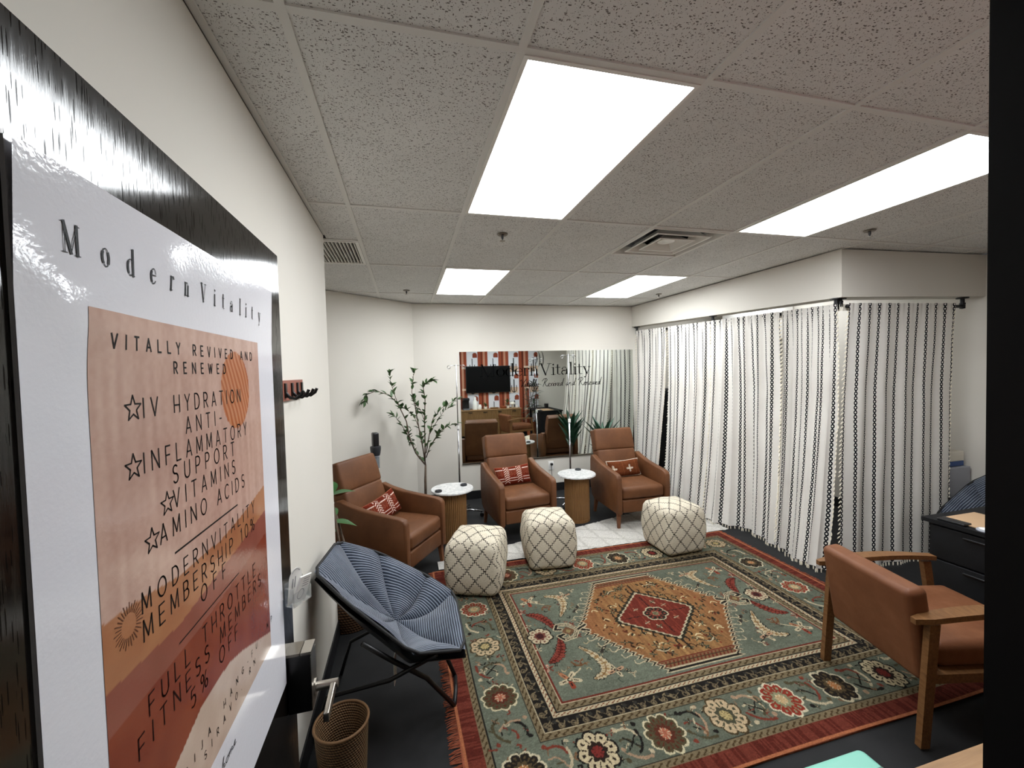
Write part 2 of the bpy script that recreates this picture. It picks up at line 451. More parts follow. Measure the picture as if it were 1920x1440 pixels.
# bulkhead (L shaped soffit the curtain hangs from)
bo = [(3.235, YB, 2.297), (3.36, 2.53, 2.212), (XR, 2.455, 2.235)]
bi = [(3.40, YB, 2.297), (3.50, 2.67, 2.212), (XR, 2.60, 2.235)]
mb = MB(); vs = []
for p, q in zip(bo, bi): vs += [(p[0], p[1], p[2]), (q[0], q[1], q[2]), (q[0], q[1], CEIL - .004), (p[0], p[1], CEIL - .004)]
fs = []
for i in range(2):
    a = 4 * i; b = a + 4
    for k in range(4): fs.append((a + k, a + (k + 1) % 4, b + (k + 1) % 4, b + k))
fs += [(0, 1, 2, 3), (11, 10, 9, 8)]
struct(mb.add(vs, fs).build('wall_bulkhead', 'wall_paint'))

# ---- ceiling grid
ceil = struct(MB().box(-1.8, 5.1, YF - .1, 5.7, CEIL + .09, CEIL + .12).build('ceiling', 'plenum'))
S = .6096
XS = [-.2643 + S * k for k in range(-3, 10)]
YS = [-.0836 + 2 * S * k for k in range(0, 6)]
LIGHTS = {(4, 1): 'front', (7, 1): 'fr', (4, 3): 'b', (7, 3): 'br', (10, 3): 'c'}
tile_cache = {}
def put_tile(x0, x1, y0, y1):
    x0 += .012; x1 -= .012; y0 += .012; y1 -= .012
    if x1 - x0 < .03 or y1 - y0 < .03: return
    key = (round(x1 - x0, 3), round(y1 - y0, 3)); hx, hy = (x1 - x0) / 2, (y1 - y0) / 2
    if key not in tile_cache:
        m = MB(); e = .009
        m.add([(-hx - e, -hy - e, .006), (hx + e, -hy - e, .006), (hx + e, hy + e, .006), (-hx - e, hy + e, .006),
               (-hx - e, -hy - e, .02), (hx + e, -hy - e, .02), (hx + e, hy + e, .02), (-hx - e, hy + e, .02)],
              [(3, 2, 1, 0), (4, 5, 6, 7), (0, 1, 5, 4), (1, 2, 6, 5), (2, 3, 7, 6), (3, 0, 4, 7)])
        tile_cache[key] = m.build('ceiling_tile', 'ceiling_tile_mat', ceil, loc=((x0 + x1) / 2, (y0 + y1) / 2, CEIL))
        return
    o = bpy.data.objects.new('ceiling_tile', tile_cache[key].data); COL.objects.link(o); o.parent = ceil
    o.location = ((x0 + x1) / 2, (y0 + y1) / 2, CEIL)
VENT = (6, 2); GRILLE = (2, 2)
for i in range(len(XS) - 1):
    for j in range(len(YS)):
        y0 = max(YS[j], YF); y1 = YS[j + 1] if j + 1 < len(YS) else YB + .05
        y1 = min(y1, YB + .05)
        x0, x1 = XS[i], min(XS[i + 1], XR)
        if x0 > XR - .05: continue
        if (i, j) in LIGHTS: continue
        if y1 <= 2.36 and x1 <= XL + .01: continue
        if y1 <= 2.36: x0 = max(x0, XL)
        if x1 < -1.5: continue
        if (i, j) == VENT: put_tile(x0, x1, y0 + S, y1); continue
        if (i, j) == GRILLE: put_tile(max(x0, XL), x1, y0, y0 + S); continue
        if i <= 1 and j == 2: y0 = 2.86
        put_tile(x0, x1, y0, y1)
tw = .024
for i, x in enumerate(XS):
    if x < -1.3 or x > XR: continue
    ys = YF if x > XL else 2.86
    MB().box(x - tw / 2, x + tw / 2, ys, YB + .05, CEIL, CEIL + .006).build('main_tee', 'tee_metal', ceil)
for j, y in enumerate(YS[1:]):
    MB().box(XL if y < 2.8 else -1.6, XR, y - tw / 2, y + tw / 2, CEIL + .0004, CEIL + .006).build('cross_tee', 'tee_metal', ceil)
MB().box(XS[6], XS[7], YS[2] + S - tw / 2, YS[2] + S + tw / 2, CEIL + .0004, CEIL + .006).build('cross_tee', 'tee_metal', ceil)
MB().box(-.874, XS[3], YS[2] + S - tw / 2, YS[2] + S + tw / 2, CEIL + .0004, CEIL + .006).build('cross_tee', 'tee_metal', ceil)
MB().box(XL, XL + .02, YF, 2.86, CEIL - .001, CEIL + .005).build('wall_angle', 'tee_metal', ceil)
# ---- lights
LAB = {(4, 1): 'large white ceiling light panel nearest the door, above the rug', (7, 1): 'long ceiling light panel by the right edge, nearest the curtain corner',
       (4, 3): 'small-looking far ceiling light panel above the middle recliner', (7, 3): 'far ceiling light panel beside the bulkhead, above the right recliner',
       (10, 3): 'ceiling light panel behind the striped curtain'}
for (i, j), nm in LIGHTS.items():
    x0, x1, y0, y1 = XS[i], XS[i + 1], YS[j], YS[j + 1]
    cx, cy = (x0 + x1) / 2, (y0 + y1) / 2
    t_ = thing('ceiling_light', LAB[(i, j)], 'ceiling light', (cx, cy, CEIL), 0, 'ceiling light panels')
    hx, hy = S / 2 - .012, S - .012
    m = MB(); b = .014
    m.box(-hx, -hx + b, -hy, hy, -.003, .006); m.box(hx - b, hx, -hy, hy, -.003, .006); m.box(-hx + b, hx - b, -hy, -hy + b, -.003, .006); m.box(-hx + b, hx - b, hy - b, hy, -.003, .006)
    m.build('light_frame', 'white_metal', t_)
    MB().box(-hx + b, hx - b, -hy + b, hy - b, .001, .012).build('diffuser', 'lamp_panel' if nm != 'c' else 'lamp_panel_dim', t_)
# ---- supply diffuser
vx, vy = (XS[6] + XS[7]) / 2, YS[2] + S / 2
t_ = thing('air_diffuser', 'square white supply air diffuser with nested frames in the ceiling', 'air vent', (vx, vy, CEIL))
def sqframe(h, wd, z, slope=.02):
    m = MB()
    o_, i_ = h, h - wd
    vs = [(sx * o_, sy * o_, z) for sx, sy in ((-1, -1), (1, -1), (1, 1), (-1, 1))] + [(sx * i_, sy * i_, z + slope) for sx, sy in ((-1, -1), (1, -1), (1, 1), (-1, 1))] + \
         [(sx * (o_ - .004), sy * (o_ - .004), z - .006) for sx, sy in ((-1, -1), (1, -1), (1, 1), (-1, 1))] + [(sx * (o_ - .014), sy * (o_ - .014), z - .004) for sx, sy in ((-1, -1), (1, -1), (1, 1), (-1, 1))]
    fs = []
    for k in range(4):
        q = (k + 1) % 4
        fs += [(k, q, 8 + q, 8 + k), (8 + k, 8 + q, 12 + q, 12 + k), (12 + k, 12 + q, 4 + q, 4 + k)]
    return m.add(vs, fs)
sqframe(.293, .03, .0, .05).build('outer_frame', 'white_metal', t_)
sqframe(.215, .06, -.004, .05).build('middle_cone', 'white_metal', t_)
sqframe(.14, .07, -.008, .045).build('inner_cone', 'white_metal', t_)
MB().lathe([(.001, .012), (.06, .014), (.061, .02)], 24).build('core_plate', 'white_metal', t_)
m = MB(); m.lathe([(.15, .03), (.15, .085), (.14, .085), (.14, .03)], 32); m.build('duct_collar', 'black_plastic', t_)
MB().box(-.285, .285, -.285, .285, .075, .08).build('back_box', 'grille_dark', t_)
# ---- return grille
gx0, gx1, gy0, gy1 = XL - .13, XS[3] - .014, YS[2] + S + .014, YS[3] - .014
t_ = thing('return_grille', 'slatted white return air grille in the ceiling above the wall end', 'air vent', ((gx0 + gx1) / 2, (gy0 + gy1) / 2, CEIL))
hx, hy = (gx1 - gx0) / 2, (gy1 - gy0) / 2
m = MB(); b = .022
m.box(-hx, -hx + b, -hy, hy, -.002, .01); m.box(hx - b, hx, -hy, hy, -.002, .01); m.box(-hx + b, hx - b, -hy, -hy + b, -.002, .01); m.box(-hx + b, hx - b, hy - b, hy, -.002, .01)
m.build('grille_frame', 'white_metal', t_)
MB().box(-hx, hx, -hy, hy, .03, .034).build('grille_back', 'grille_dark', t_)
sm = None
n_sl = 12
for k in range(n_sl):
    x = -hx + b + (2 * hx - 2 * b) * (k + .5) / n_sl
    if sm is None: sm = MB().add([(-.003, -hy + b, 0), (.002, -hy + b, 0), (.006, -hy + b, .014), (.003, -hy + b, .014), (-.003, hy - b, 0), (.002, hy - b, 0), (.006, hy - b, .014), (.003, hy - b, .014)], [(0, 1, 2, 3), (7, 6, 5, 4), (0, 4, 5, 1), (1, 5, 6, 2), (2, 6, 7, 3), (3, 7, 4, 0)]).build('slat', 'white_metal', t_, loc=(x, 0, 0))
    else:
        o = bpy.data.objects.new('slat', sm.data); COL.objects.link(o); o.parent = t_; o.location = (x, 0, 0)
# ---- sprinklers
SPR = [((.646, 2.666), 'brass-dark sprinkler head between the near and far light panels'), ((.039, 4.62), 'small sprinkler head near the angled wall corner'),
       ((3.05, 4.50), 'small sprinkler head beside the far bulkhead end'), ((3.12, 2.16), 'sprinkler head in front of the bulkhead corner')]
for (x, y), lb in SPR:
    t_ = thing('sprinkler_head', lb, 'sprinkler', (x, y, CEIL), 0, 'ceiling sprinklers')
    MB().lathe([(.001, -.006), (.03, -.005), (.036, .0), (.036, .004)], 20).build('escutcheon', 'steel_side', t_, 30)
    MB().lathe([(.008, .0), (.008, -.022), (.004, -.03), (.004, -.04)], 12).build('stem', 'dark_grey', t_, 30)
    MB().lathe([(.001, -.044), (.018, -.043), (.018, -.040), (.001, -.039)], 16).build('deflector', 'steel', t_)
# ================================================================== STROKE LETTERS
def arc(cx, cy, rx, ry, a0, a1, n=10):
    return [(cx + rx * math.cos(R(a0 + (a1 - a0) * i / n)), cy + ry * math.sin(R(a0 + (a1 - a0) * i / n))) for i in range(n + 1)]
# thin capitals: width, strokes (cap height 1)
G = {
 'A': (.62, [[(0, 0), (.31, 1), (.62, 0)], [(.12, .30), (.50, .30)]]),
 'B': (.52, [[(0, 0), (0, 1), (.25, 1)] + arc(.25, .76, .22, .24, 90, -90) + [(0, .52)], [(.25, .52)] + arc(.25, .26, .27, .26, 90, -90) + [(0, 0)]]),
 'C': (.62, [arc(.36, .5, .36, .5, 50, 310, 16)]),
 'D': (.60, [[(0, 0), (0, 1), (.2, 1)] + arc(.2, .5, .4, .5, 90, -90, 14) + [(0, 0)]]),
 'E': (.46, [[(.46, 1), (0, 1), (0, 0), (.46, 0)], [(0, .52), (.40, .52)]]),
 'F': (.44, [[(.44, 1), (0, 1), (0, 0)], [(0, .50), (.38, .50)]]),
 'G': (.66, [arc(.36, .5, .36, .5, 50, 350, 18) + [(.40, .44)]]),
 'H': (.60, [[(0, 0), (0, 1)], [(.60, 0), (.60, 1)], [(0, .42), (.60, .42)]]),
 'I': (.04, [[(.02, 0), (.02, 1)]]),
 'J': (.30, [[(.30, 1), (.30, .2)] + arc(.12, .2, .18, .2, 0, -130, 6)]),
 'L': (.44, [[(0, 1), (0, 0), (.44, 0)]]),
 'M': (.72, [[(0, 0), (.04, 1), (.36, .12), (.68, 1), (.72, 0)]]),
 'N': (.62, [[(0, 0), (0, 1), (.62, 0), (.62, 1)]]),
 'O': (.74, [arc(.37, .5, .37, .5, 0, 360, 24)]),
 'P': (.52, [[(0, 0), (0, 1), (.24, 1)] + arc(.24, .72, .28, .28, 90, -90) + [(0, .44)]]),
 'R': (.54, [[(0, 0), (0, 1), (.24, 1)] + arc(.24, .73, .27, .27, 90, -90) + [(0, .46)], [(.22, .46), (.54, 0)]]),
 'S': (.50, [arc(.25, .76, .23, .24, 40, 250, 10) + arc(.25, .26, .25, .26, 80, -150, 10)]),
 'T': (.56, [[(0, 1), (.56, 1)], [(.28, 1), (.28, 0)]]),
 'U': (.58, [[(0, 1), (0, .3)] + arc(.29, .3, .29, .3, 180, 360, 10) + [(.58, 1)]]),
 'V': (.62, [[(0, 1), (.31, 0), (.62, 1)]]),
 'W': (.86, [[(0, 1), (.22, 0), (.43, .9), (.64, 0), (.86, 1)]]),
 'Y': (.58, [[(0, 1), (.29, .48), (.58, 1)], [(.29, .48), (.29, 0)]]),
 '1': (.2, [[(0, .8), (.14, 1), (.14, 0)]]),
 '0': (.6, [arc(.3, .5, .3, .5, 0, 360, 20)]),
 '5': (.5, [[(.46, 1), (.08, 1), (.03, .56)] + arc(.22, .31, .27, .31, 120, -130, 12)]),
 '%': (.8, [arc(.17, .77, .17, .23, 0, 360, 12), arc(.63, .23, .17, .23, 0, 360, 12), [(.66, 1), (.14, 0)]]),
 '-': (.3, [[(0, .42), (.3, .42)]]), '.': (.06, [[(.03, 0), (.03, .06)]]), ' ': (.36, []), '#': (.9, []),
}
def star(cx, cy, r):
    p = []
    for k in range(11):
        a = R(90 + 36 * k); q = r if k % 2 == 0 else r * .42
        p.append((cx + q * math.cos(a), cy + q * math.sin(a)))
    return p
def caps_line(txt, x0, x1, y, h, wd, frame, mb=None, mat='ink', parent=None):
    """letters spread so that the line fills x0..x1"""
    ws = [G[c][0] * h for c in txt]; gap = (x1 - x0 - sum(ws)) / max(1, len(txt) - 1); x = x0
    for c, w_ in zip(txt, ws):
        q = MB() if mb is None else mb
        for st in G[c][1]: q.ribbon([(x + a * h, y + b * h) for a, b in st], wd, frame)
        if mb is None and q.f: q.build('letter', mat, parent)
        x += w_ + gap
# serif letters: strokes with own weight (x-height .66)
def sf(x0, x1, y): return ([(x0, y), (x1, y)], .035)
TH, TN = .115, .04
SER = {
 'M': (.94, [([(.14, 0), (.14, 1)], TN), ([(.14, 1), (.46, .02)], TH), ([(.46, .02), (.80, 1)], TN), ([(.80, 0), (.80, 1)], TH), sf(.02, .26, 0), sf(.66, .94, 0), sf(.02, .2, .985), sf(.78, .94, .985)]),
 'V': (.74, [([(.13, 1), (.39, .0)], TH), ([(.39, 0), (.64, 1)], TN), sf(0, .27, .985), sf(.50, .76, .985)]),
 'o': (.52, [(arc(.26, .33, .21, .335, 35, 145, 8), TN), (arc(.26, .33, .205, .33, 145, 215, 8), TH), (arc(.26, .33, .21, .335, 215, 325, 8), TN), (arc(.26, .33, .205, .33, -35, 35, 8), TH)]),
 'd': (.56, [([(.44, 0), (.44, 1.06)], TH), (arc(.25, .33, .20, .33, 60, 140, 6), TN), (arc(.25, .33, .195, .33, 140, 220, 8), TH), (arc(.25, .33, .20, .33, 220, 310, 6), TN), sf(.34, .46, 1.06), sf(.44, .55, .015)]),
 'e': (.48, [(arc(.25, .33, .2, .33, 20, 145, 9), TN), (arc(.25, .33, .195, .33, 145, 225, 8), TH), (arc(.25, .33, .2, .33, 225, 325, 9), TN), ([(.06, .37), (.45, .37)], TN)]),
 'r': (.40, [([(.12, 0), (.12, .64)], TH), (arc(.29, .44, .17, .22, 165, 60, 7), TN), ([(.35, .60), (.37, .56)], .1), sf(.0, .26, .015), sf(.02, .14, .64)]),
 'n': (.58, [([(.12, 0), (.12, .64)], TH), (arc(.28, .42, .16, .24, 165, 30, 8), TN), ([(.43, .50), (.43, 0)], TH), sf(.0, .25, .015), sf(.32, .56, .015), sf(.02, .14, .64)]),
 'i': (.26, [([(.13, 0), (.13, .64)], TH), ([(.12, .88), (.14, .90)], .13), sf(.0, .26, .015), sf(.02, .14, .64)]),
 't': (.34, [([(.14, .10), (.14, .86)], TH), (arc(.23, .12, .09, .11, 180, 320, 6), TN), ([(.0, .645), (.30, .645)], TN)]),
 'a': (.50, [([(.36, .06), (.36, .46)], TH), (arc(.22, .47, .15, .19, 5, 160, 8), TN), ([(.08, .52), (.10, .49)], .09), (arc(.19, .18, .14, .18, 60, 250, 8), .085), ([(.25, .02), (.36, .14)], TN), ([(.26, .36), (.36, .40)], TN), ([(.36, .06), (.46, .02)], TN)]),
 'l': (.26, [([(.13, 0), (.13, 1.06)], TH), sf(.0, .26, .015), sf(.02, .14, 1.06)]),
 'y': (.54, [([(.10, .66), (.29, .04)], TH), ([(.46, .66), (.22, -.24)], TN), ([(.20, -.26), (.12, -.27)], .09), sf(0, .22, .65), sf(.36, .54, .65)]),
}
def serif_line(txt, xs, y, h, frame, mat, parent, wk=1., xk=1.):
    for c, x in zip(txt, xs):
        q = MB()
        for st, wd in SER[c][1]: q.ribbon([(x + a * h * xk, y + b * h) for a, b in st], wd * h * wk, frame)
        q.build('letter', mat, parent)
def serif_natural(txt, x0, x1, y, h, frame, mat, parent, wk=1.):
    tot = sum(SER[c][0] for c in txt); k = (x1 - x0) / (tot * h); xs = []; x = x0
    for c in txt: xs.append(x); x += SER[c][0] * h * k
    serif_line(txt, xs, y, h, frame, mat, parent, wk, k)
# flowing script (x-height .42), strokes joined along the baseline, slanted
SCR = {
 'V': (.62, [[(-.05, .80), (.12, .95), (.24, .6), (.26, 0), (.50, .7), (.72, 1.05)]]),
 'R': (.78, [[(.20, 0), (.30, .5), (.36, 1.0)], [(-.02, .7), (.16, 1.0), (.45, 1.06), (.60, .85), (.46, .58), (.28, .54)], [(.34, .54), (.52, .15), (.72, .0), (.80, .08)]]),
 'i': (.24, [[(0, .04), (.12, .40), (.11, .06), (.24, .04)], [(.14, .60), (.15, .63)]]),
 't': (.26, [[(0, .04), (.14, .72), (.12, .06), (.26, .04)], [(.02, .46), (.24, .48)]]),
 'a': (.40, [[(.30, .34), (.16, .41), (.04, .18), (.12, .01), (.27, .20), (.32, .40), (.29, .06), (.40, .04)]]),
 'l': (.26, [[(0, .04), (.18, .70), (.20, 1.0), (.12, .9), (.11, .08), (.26, .04)]]),
 'y': (.38, [[(0, .04), (.06, .40), (.08, .08), (.20, .05), (.28, .40)], [(.28, .40), (.22, -.30), (.08, -.44), (.06, -.30), (.38, .04)]]),
 'e': (.32, [[(0, .04), (.20, .24), (.20, .40), (.08, .36), (.06, .10), (.16, .0), (.32, .05)]]),
 'v': (.34, [[(0, .30), (.07, .40), (.12, .02), (.26, .40), (.34, .36)]]),
 'd': (.42, [[(.30, .34), (.16, .41), (.04, .18), (.12, .01), (.27, .20), (.40, 1.0), (.30, .06), (.42, .04)]]),
 'n': (.42, [[(0, .30), (.07, .40), (.06, 0)], [(.06, .22), (.20, .40), (.27, .34), (.26, .06), (.42, .04)]]),
 'w': (.52, [[(0, .30), (.07, .40), (.10, .04), (.22, .08), (.26, .40), (.28, .06), (.40, .08), (.46, .40), (.52, .36)]]),
 'h': (.42, [[(0, .04), (.16, .75), (.18, 1.0), (.10, .9), (.06, 0)], [(.06, .22), (.20, .40), (.27, .34), (.26, .06), (.42, .04)]]),
 'o': (.38, [arc(.18, .2, .15, .2, 0, 360, 12), [(.3, .34), (.38, .36)]]),
 'm': (.58, [[(0, .30), (.07, .40), (.06, 0)], [(.06, .22), (.18, .40), (.24, .34), (.23, 0)], [(.23, .22), (.35, .40), (.42, .34), (.41, .06), (.58, .04)]]),
 ' ': (.34, []),
}
def script_line(txt, x0, x1, y, h, wd, frame, mat, parent, slant=.35):
    tot = sum(SCR[c][0] for c in txt); k = (x1 - x0) / (tot * h); x = x0
    for c in txt:
        q = MB()
        for st in SCR[c][1]: q.ribbon([(x + (a * k + b * slant * .6) * h, y + b * h) for a, b in st], wd, frame)
        if q.f: q.build('letter', mat, parent)
        x += SCR[c][0] * h * k

# ================================================================== DOOR AND POSTER
DFX = -.333                                     # door face (towards the room)
door = struct_empty('door_1')
door['label'] = 'black stained wooden door standing open against the left wall'
MB().box(DFX - .044, DFX, .315, 1.276, .008, 2.03).build('door_slab', 'door_black', door)
# lock and lever
lk = MB(); lk.rbox((DFX + .03, 1.219, .872), (.06, .056, .157), .004, 2); lk.build('lock_case', 'black_plastic', door, 40)
m = MB(); m.box(DFX + .0, DFX + .034, 1.191, 1.247, .9505, .9575); m.build('lock_cap', 'steel_side', door)
m = MB(); m.box(DFX + .036, DFX + .062, 1.191, 1.247, .9505, .9575); m.build('lock_cap', 'steel', door)
MB().box(DFX + .0605, DFX + .0625, 1.186, 1.242, .80, .945).build('lock_face', 'steel', door)
mt = Matrix.Translation((DFX + .06, 1.222, .838)) @ Matrix.Rotation(R(90), 4, 'Y')
lv = MB().lathe([(.001, 0), (.021, 0), (.021, .006), (.0115, .0065), (.0115, .062), (.001, .063)], 24, mat=mt).build('lever_spindle', 'steel', door, 40)
MB().rbox((DFX + .110, 1.168, .834), (.014, .125, .024), .003, 2).build('lever_handle', 'steel', door, 40)
for zz in (.25, 1.0, 1.8):
    MB().lathe([(.001, 0), (.007, 0), (.007, .09), (.001, .09)], 10, c=(DFX - .002, .309, zz)).build('hinge', 'steel_side', door)

# poster
def bulge(y, z):
    return max(0., min(1., (y - .462) / .05)) * .0050 * math.exp(-((z - 1.775) / .05) ** 2) * math.exp(-((y - .50) / .13) ** 4) + .0016 * math.exp(-((y - .70) / .045) ** 2) * math.exp(-((z - 1.86) / .05) ** 2) + .042 * max(0., z - 1.782)
def pf(d): return lambda y, z: (DFX + d + bulge(y, z), y, z)
poster = thing('poster', 'glossy white poster with terracotta dune artwork and service list on the door', 'poster', (0, 0, 0))
MB().box(DFX, DFX + .0035, .460, 1.178, .893, 1.912).build('poster_board', 'poster_white', poster)
MB().grid(lambda a, b: (DFX + .004 + bulge(.460 + .718 * a, .893 + 1.019 * b), .460 + .718 * a, .893 + 1.019 * b), 90, 140).build('poster_sheet', 'poster_white', poster, True)
# printed artwork
ay0, ay1, az0, az1 = .539, 1.072, 1.062, 1.776
nu, nv = 200, 270
def ip(xs, ys, x): return np.interp(x, xs, ys)
Yg, Zg = np.meshgrid(np.linspace(ay0, ay1, nu + 1), np.linspace(az0, az1, nv + 1))
def vnoise(x, y, seed=0):
    r_ = np.random.default_rng(seed); T = r_.random((64, 64)); xi = np.floor(x).astype(int); yi = np.floor(y).astype(int); fx = x - xi; fy = y - yi
    fx = fx * fx * (3 - 2 * fx); fy = fy * fy * (3 - 2 * fy); g = lambda a, b: T[a % 64, b % 64]
    return (g(xi, yi) * (1 - fx) + g(xi + 1, yi) * fx) * (1 - fy) + (g(xi, yi + 1) * (1 - fx) + g(xi + 1, yi + 1) * fx) * fy
def L3(h): return np.array(lin(h), dtype=np.float64)
n1 = vnoise(Yg * 90, Zg * 9, 1); n2 = vnoise(Yg * 30, Zg * 30, 2); n3 = vnoise(Yg * 160, Zg * 160, 3); n4 = vnoise(Yg * 8, Zg * 8, 4)
def tone(a, b, f): return L3(a)[None, None] * (1 - f[..., None]) + L3(b)[None, None] * f[..., None]
art = tone('#b58e80', '#d2b0a0', np.clip(.5 * n1 + .3 * n4 + .25 * n3, 0, 1))
def over(mask, c): 
    global art
    art = np.where(mask[..., None], c, art)
h1 = ip([.539, .606, .697, .839, .938, 1.072], [1.430, 1.424, 1.410, 1.408, 1.420, 1.445], Yg)
h2 = ip([.539, .638, .691, .812, .905, 1.072], [1.352, 1.345, 1.341, 1.355, 1.364, 1.387], Yg)
h3 = ip([.539, .601, .717, .85, .95, 1.072], [1.300, 1.302, 1.300, 1.309, 1.318, 1.335], Yg)
h4 = ip([.539, .60, .662, .737, .793, .85, .907, 1.0, 1.072], [1.062, 1.118, 1.156, 1.179, 1.181, 1.176, 1.160, 1.124, 1.096], Yg)
fx_ = np.clip(.6 * n2 + .4 * n4, 0, 1)
over(Zg < h1, tone('#a5694a', '#b98059', fx_)); over(Zg < h2, tone('#8a4d3e', '#98584a', fx_)); over(Zg < h3, tone('#7c3428', '#93472f', fx_)); over(Zg < h4, tone('#c0a593', '#d6bfae', fx_))
sun = ((Yg - .936) / .069) ** 2 + ((Zg - 1.672) / .076) ** 2 < 1
st_ = .5 + .5 * np.sin((Yg * .9 + Zg * .45 + .006 * n2) * 2 * np.pi / .0145)
over(sun, tone('#a85a33', '#c98a62', st_))
rr = np.hypot(Yg - .583, (Zg - 1.405)); aa = np.arctan2(Zg - 1.405, Yg - .583)
m = MB().grid(lambda a, b: (DFX + .0044 + bulge(ay0 + (ay1 - ay0) * a, az0 + (az1 - az0) * b), ay0 + (ay1 - ay0) * a, az0 + (az1 - az0) * b), nu, nv)
o = m.build('art_print', 'poster_art', poster, True); setcol(o, art.reshape(-1, 3))
TD = pf(.0047)
def pl(name, fn, mat='ink'):
    m = MB(); fn(m); return m.build(name, mat, poster)
serif_line('ModernVitality', [.510, .566, .611, .659, .705, .747, .800, .849, .884, .920, .966, .999, 1.035, 1.078], 1.826, .0305, TD, 'ink_title', poster, 1.0, .84)
LINES = [('VITALLY REVIVED AND', .575, 1.030, 1.734, .0165, .0026), ('RENEWED', .711, .890, 1.705, .0165, .0026), ('IV HYDRATION', .633, .955, 1.648, .0245, .0025),
 ('ANTI-', .736, .862, 1.613, .0245, .0025), ('INFLAMMATORY', .628, .980, 1.577, .0255, .0025), ('SUPPORT', .694, .912, 1.546, .0255, .0025), ('VITAMINS', .692, .912, 1.511, .0255, .0025),
 ('AMINO ACIDS', .655, .955, 1.473, .0255, .0025), ('MODERNVITALITY', .609, 1.004, 1.404, .0255, .0024), ('MEMBERSHIP 10%', .609, .999, 1.368, .0265, .0024), ('OFF', .757, .848, 1.337, .0255, .0024)]
for tx, y0, y1, z, h, wd in LINES: caps_line(tx, y0, y1, z, h, wd, TD, None, 'ink', poster)
for tx, y0, y1, z, h, wd in [('FULL THROTTLE', .612, .992, 1.270, .0265, .0024), ('FITNESS MEMBERS', .588, 1.022, 1.234, .0265, .0024), ('5% OFF', .711, .888, 1.199, .0265, .0024)]:
    caps_line(tx, y0, y1, z, h, wd, TD, None, 'ink_faded', poster)
for tx, y0, y1, z, h, wd in [('SIJA#HANG-FU. NP', .686, 1.084, 1.1165, .012, .0016), ('SIRAVO. RN', .742, .968, 1.0915, .012, .0016)]:
    caps_line(tx, y0, y1, z, h, wd, TD, None, 'ink', poster)
script_line('home', .796, .858, 1.018, .020, .0016, TD, 'ink', poster)
for (y, z) in [(.6125, 1.661), (.6075, 1.589), (.676, 1.523), (.637, 1.486)]: pl('star_outline', lambda m: m.ribbon(star(y, z, .0165), .0021, TD))
pl('rule', lambda m: m.ribbon([(.689, 1.447), (.915, 1.447)], .003, TD)); pl('rule', lambda m: m.ribbon([(.688, 1.315), (.906, 1.315)], .002, TD))

def rays(m):
    for k in range(30):
        a = 2 * math.pi * k / 30; r0, r1 = .0145, .0235 + .003 * (k % 2)
        m.ribbon([(.583 + r0 * math.cos(a), 1.405 + r0 * math.sin(a)), (.583 + r1 * math.cos(a), 1.405 + r1 * math.sin(a))], .0013, TD)
pl('starburst', rays, 'burst_brown')['kind'] = 'stuff'
# business card holder on the door
ch_ = thing('card_holder', 'clear acrylic card holder on the black door above the lever', 'card holder', (DFX + .021, 1.205, 1.105), R(-32)); ch_.scale = (.8, .8, .8)
m = MB()
m.box(.0, .003, -.032, .042, -.012, .06); m.box(.034, .037, -.032, .042, -.012, .03); m.box(.0, .037, -.032, .042, -.015, -.012); m.box(.003, .034, -.032, -.029, -.012, .045); m.box(.003, .034, .039, .042, -.012, .045)
m.build('holder_shell', 'acrylic', ch_); MB().box(-.022, .0, -.01, .012, -.005, .03).build('mount_block', 'acrylic', ch_)
c = thing('business_card', 'round-topped white card standing at the back of the card holder', 'card', (DFX + .025, 1.195, 1.096), R(-32), 'cards in the door holder'); c.scale = (.8, .8, .8)
p = [(-.026, 0), (.026, 0)] + [(.026 * math.cos(R(a)), .085 + .035 * math.sin(R(a))) for a in range(0, 181, 15)]
mt = Matrix.Rotation(R(7), 4, 'Y') @ Matrix(((0, 0, 1, 0), (1, 0, 0, 0), (0, 1, 0, 0), (0, 0, 0, 1)))
MB().prism(p, 0, .0015, mt).build('card_sheet', 'paper', c)
m = MB(); fr = lambda a, b: tuple(mt @ Vector((a, b, .0017)))
m.ribbon([(-.012, .055), (-.010, .085)], .003, fr); m.ribbon([(-.002, .055), (.0, .09)], .003, fr); m.ribbon(arc(0, .088, .02, .027, 40, 140), .0015, fr); m.build('card_print', 'paper_print', c)
c = thing('business_card', 'square white printed card leaning in front of the round-topped card', 'card', (DFX + .034, 1.201, 1.096), R(-32), 'cards in the door holder'); c.scale = (.8, .8, .8)
mt2 = Matrix.Rotation(R(14), 4, 'Y') @ Matrix.Rotation(R(-9), 4, 'X') @ Matrix(((0, 0, 1, 0), (1, 0, 0, 0), (0, 1, 0, 0), (0, 0, 0, 1)))
MB().prism([(-.025, 0), (.025, 0), (.025, .088), (-.025, .088)], 0, .006, mt2).build('card_sheet', 'paper', c)
m = MB(); fr = lambda a, b: tuple(mt2 @ Vector((a, b, .0062)))
for k in range(4): m.ribbon([(-.008, .078 - k * .008), (.018, .078 - k * .008)], .0018, fr)
m.ribbon(arc(-.006, .028, .013, .017, 0, 360, 16), .0022, fr); m.build('card_print', 'paper_print', c)

# coat hooks on the left wall
hk = thing('coat_hook_rack', 'small reddish wall plaque with black coat hooks on the left wall', 'coat rack', (XL, 1.93, 1.60))
MB().box(0, .012, -.16, .175, .0, .082).build('back_plate', 'pink_bronze', hk)
for k, yy in enumerate((-.12, -.02, .07, .145)):
    m = MB(); m.box(.012, .018, yy - .011, yy + .011, .012, .07)
    m.tube([(.016, yy, .03), (.03, yy, .012), (.05, yy, .008), (.07, yy, .022), (.078, yy, .04)], .0065, 8)
    m.build('hook', 'black_metal', hk, 50)
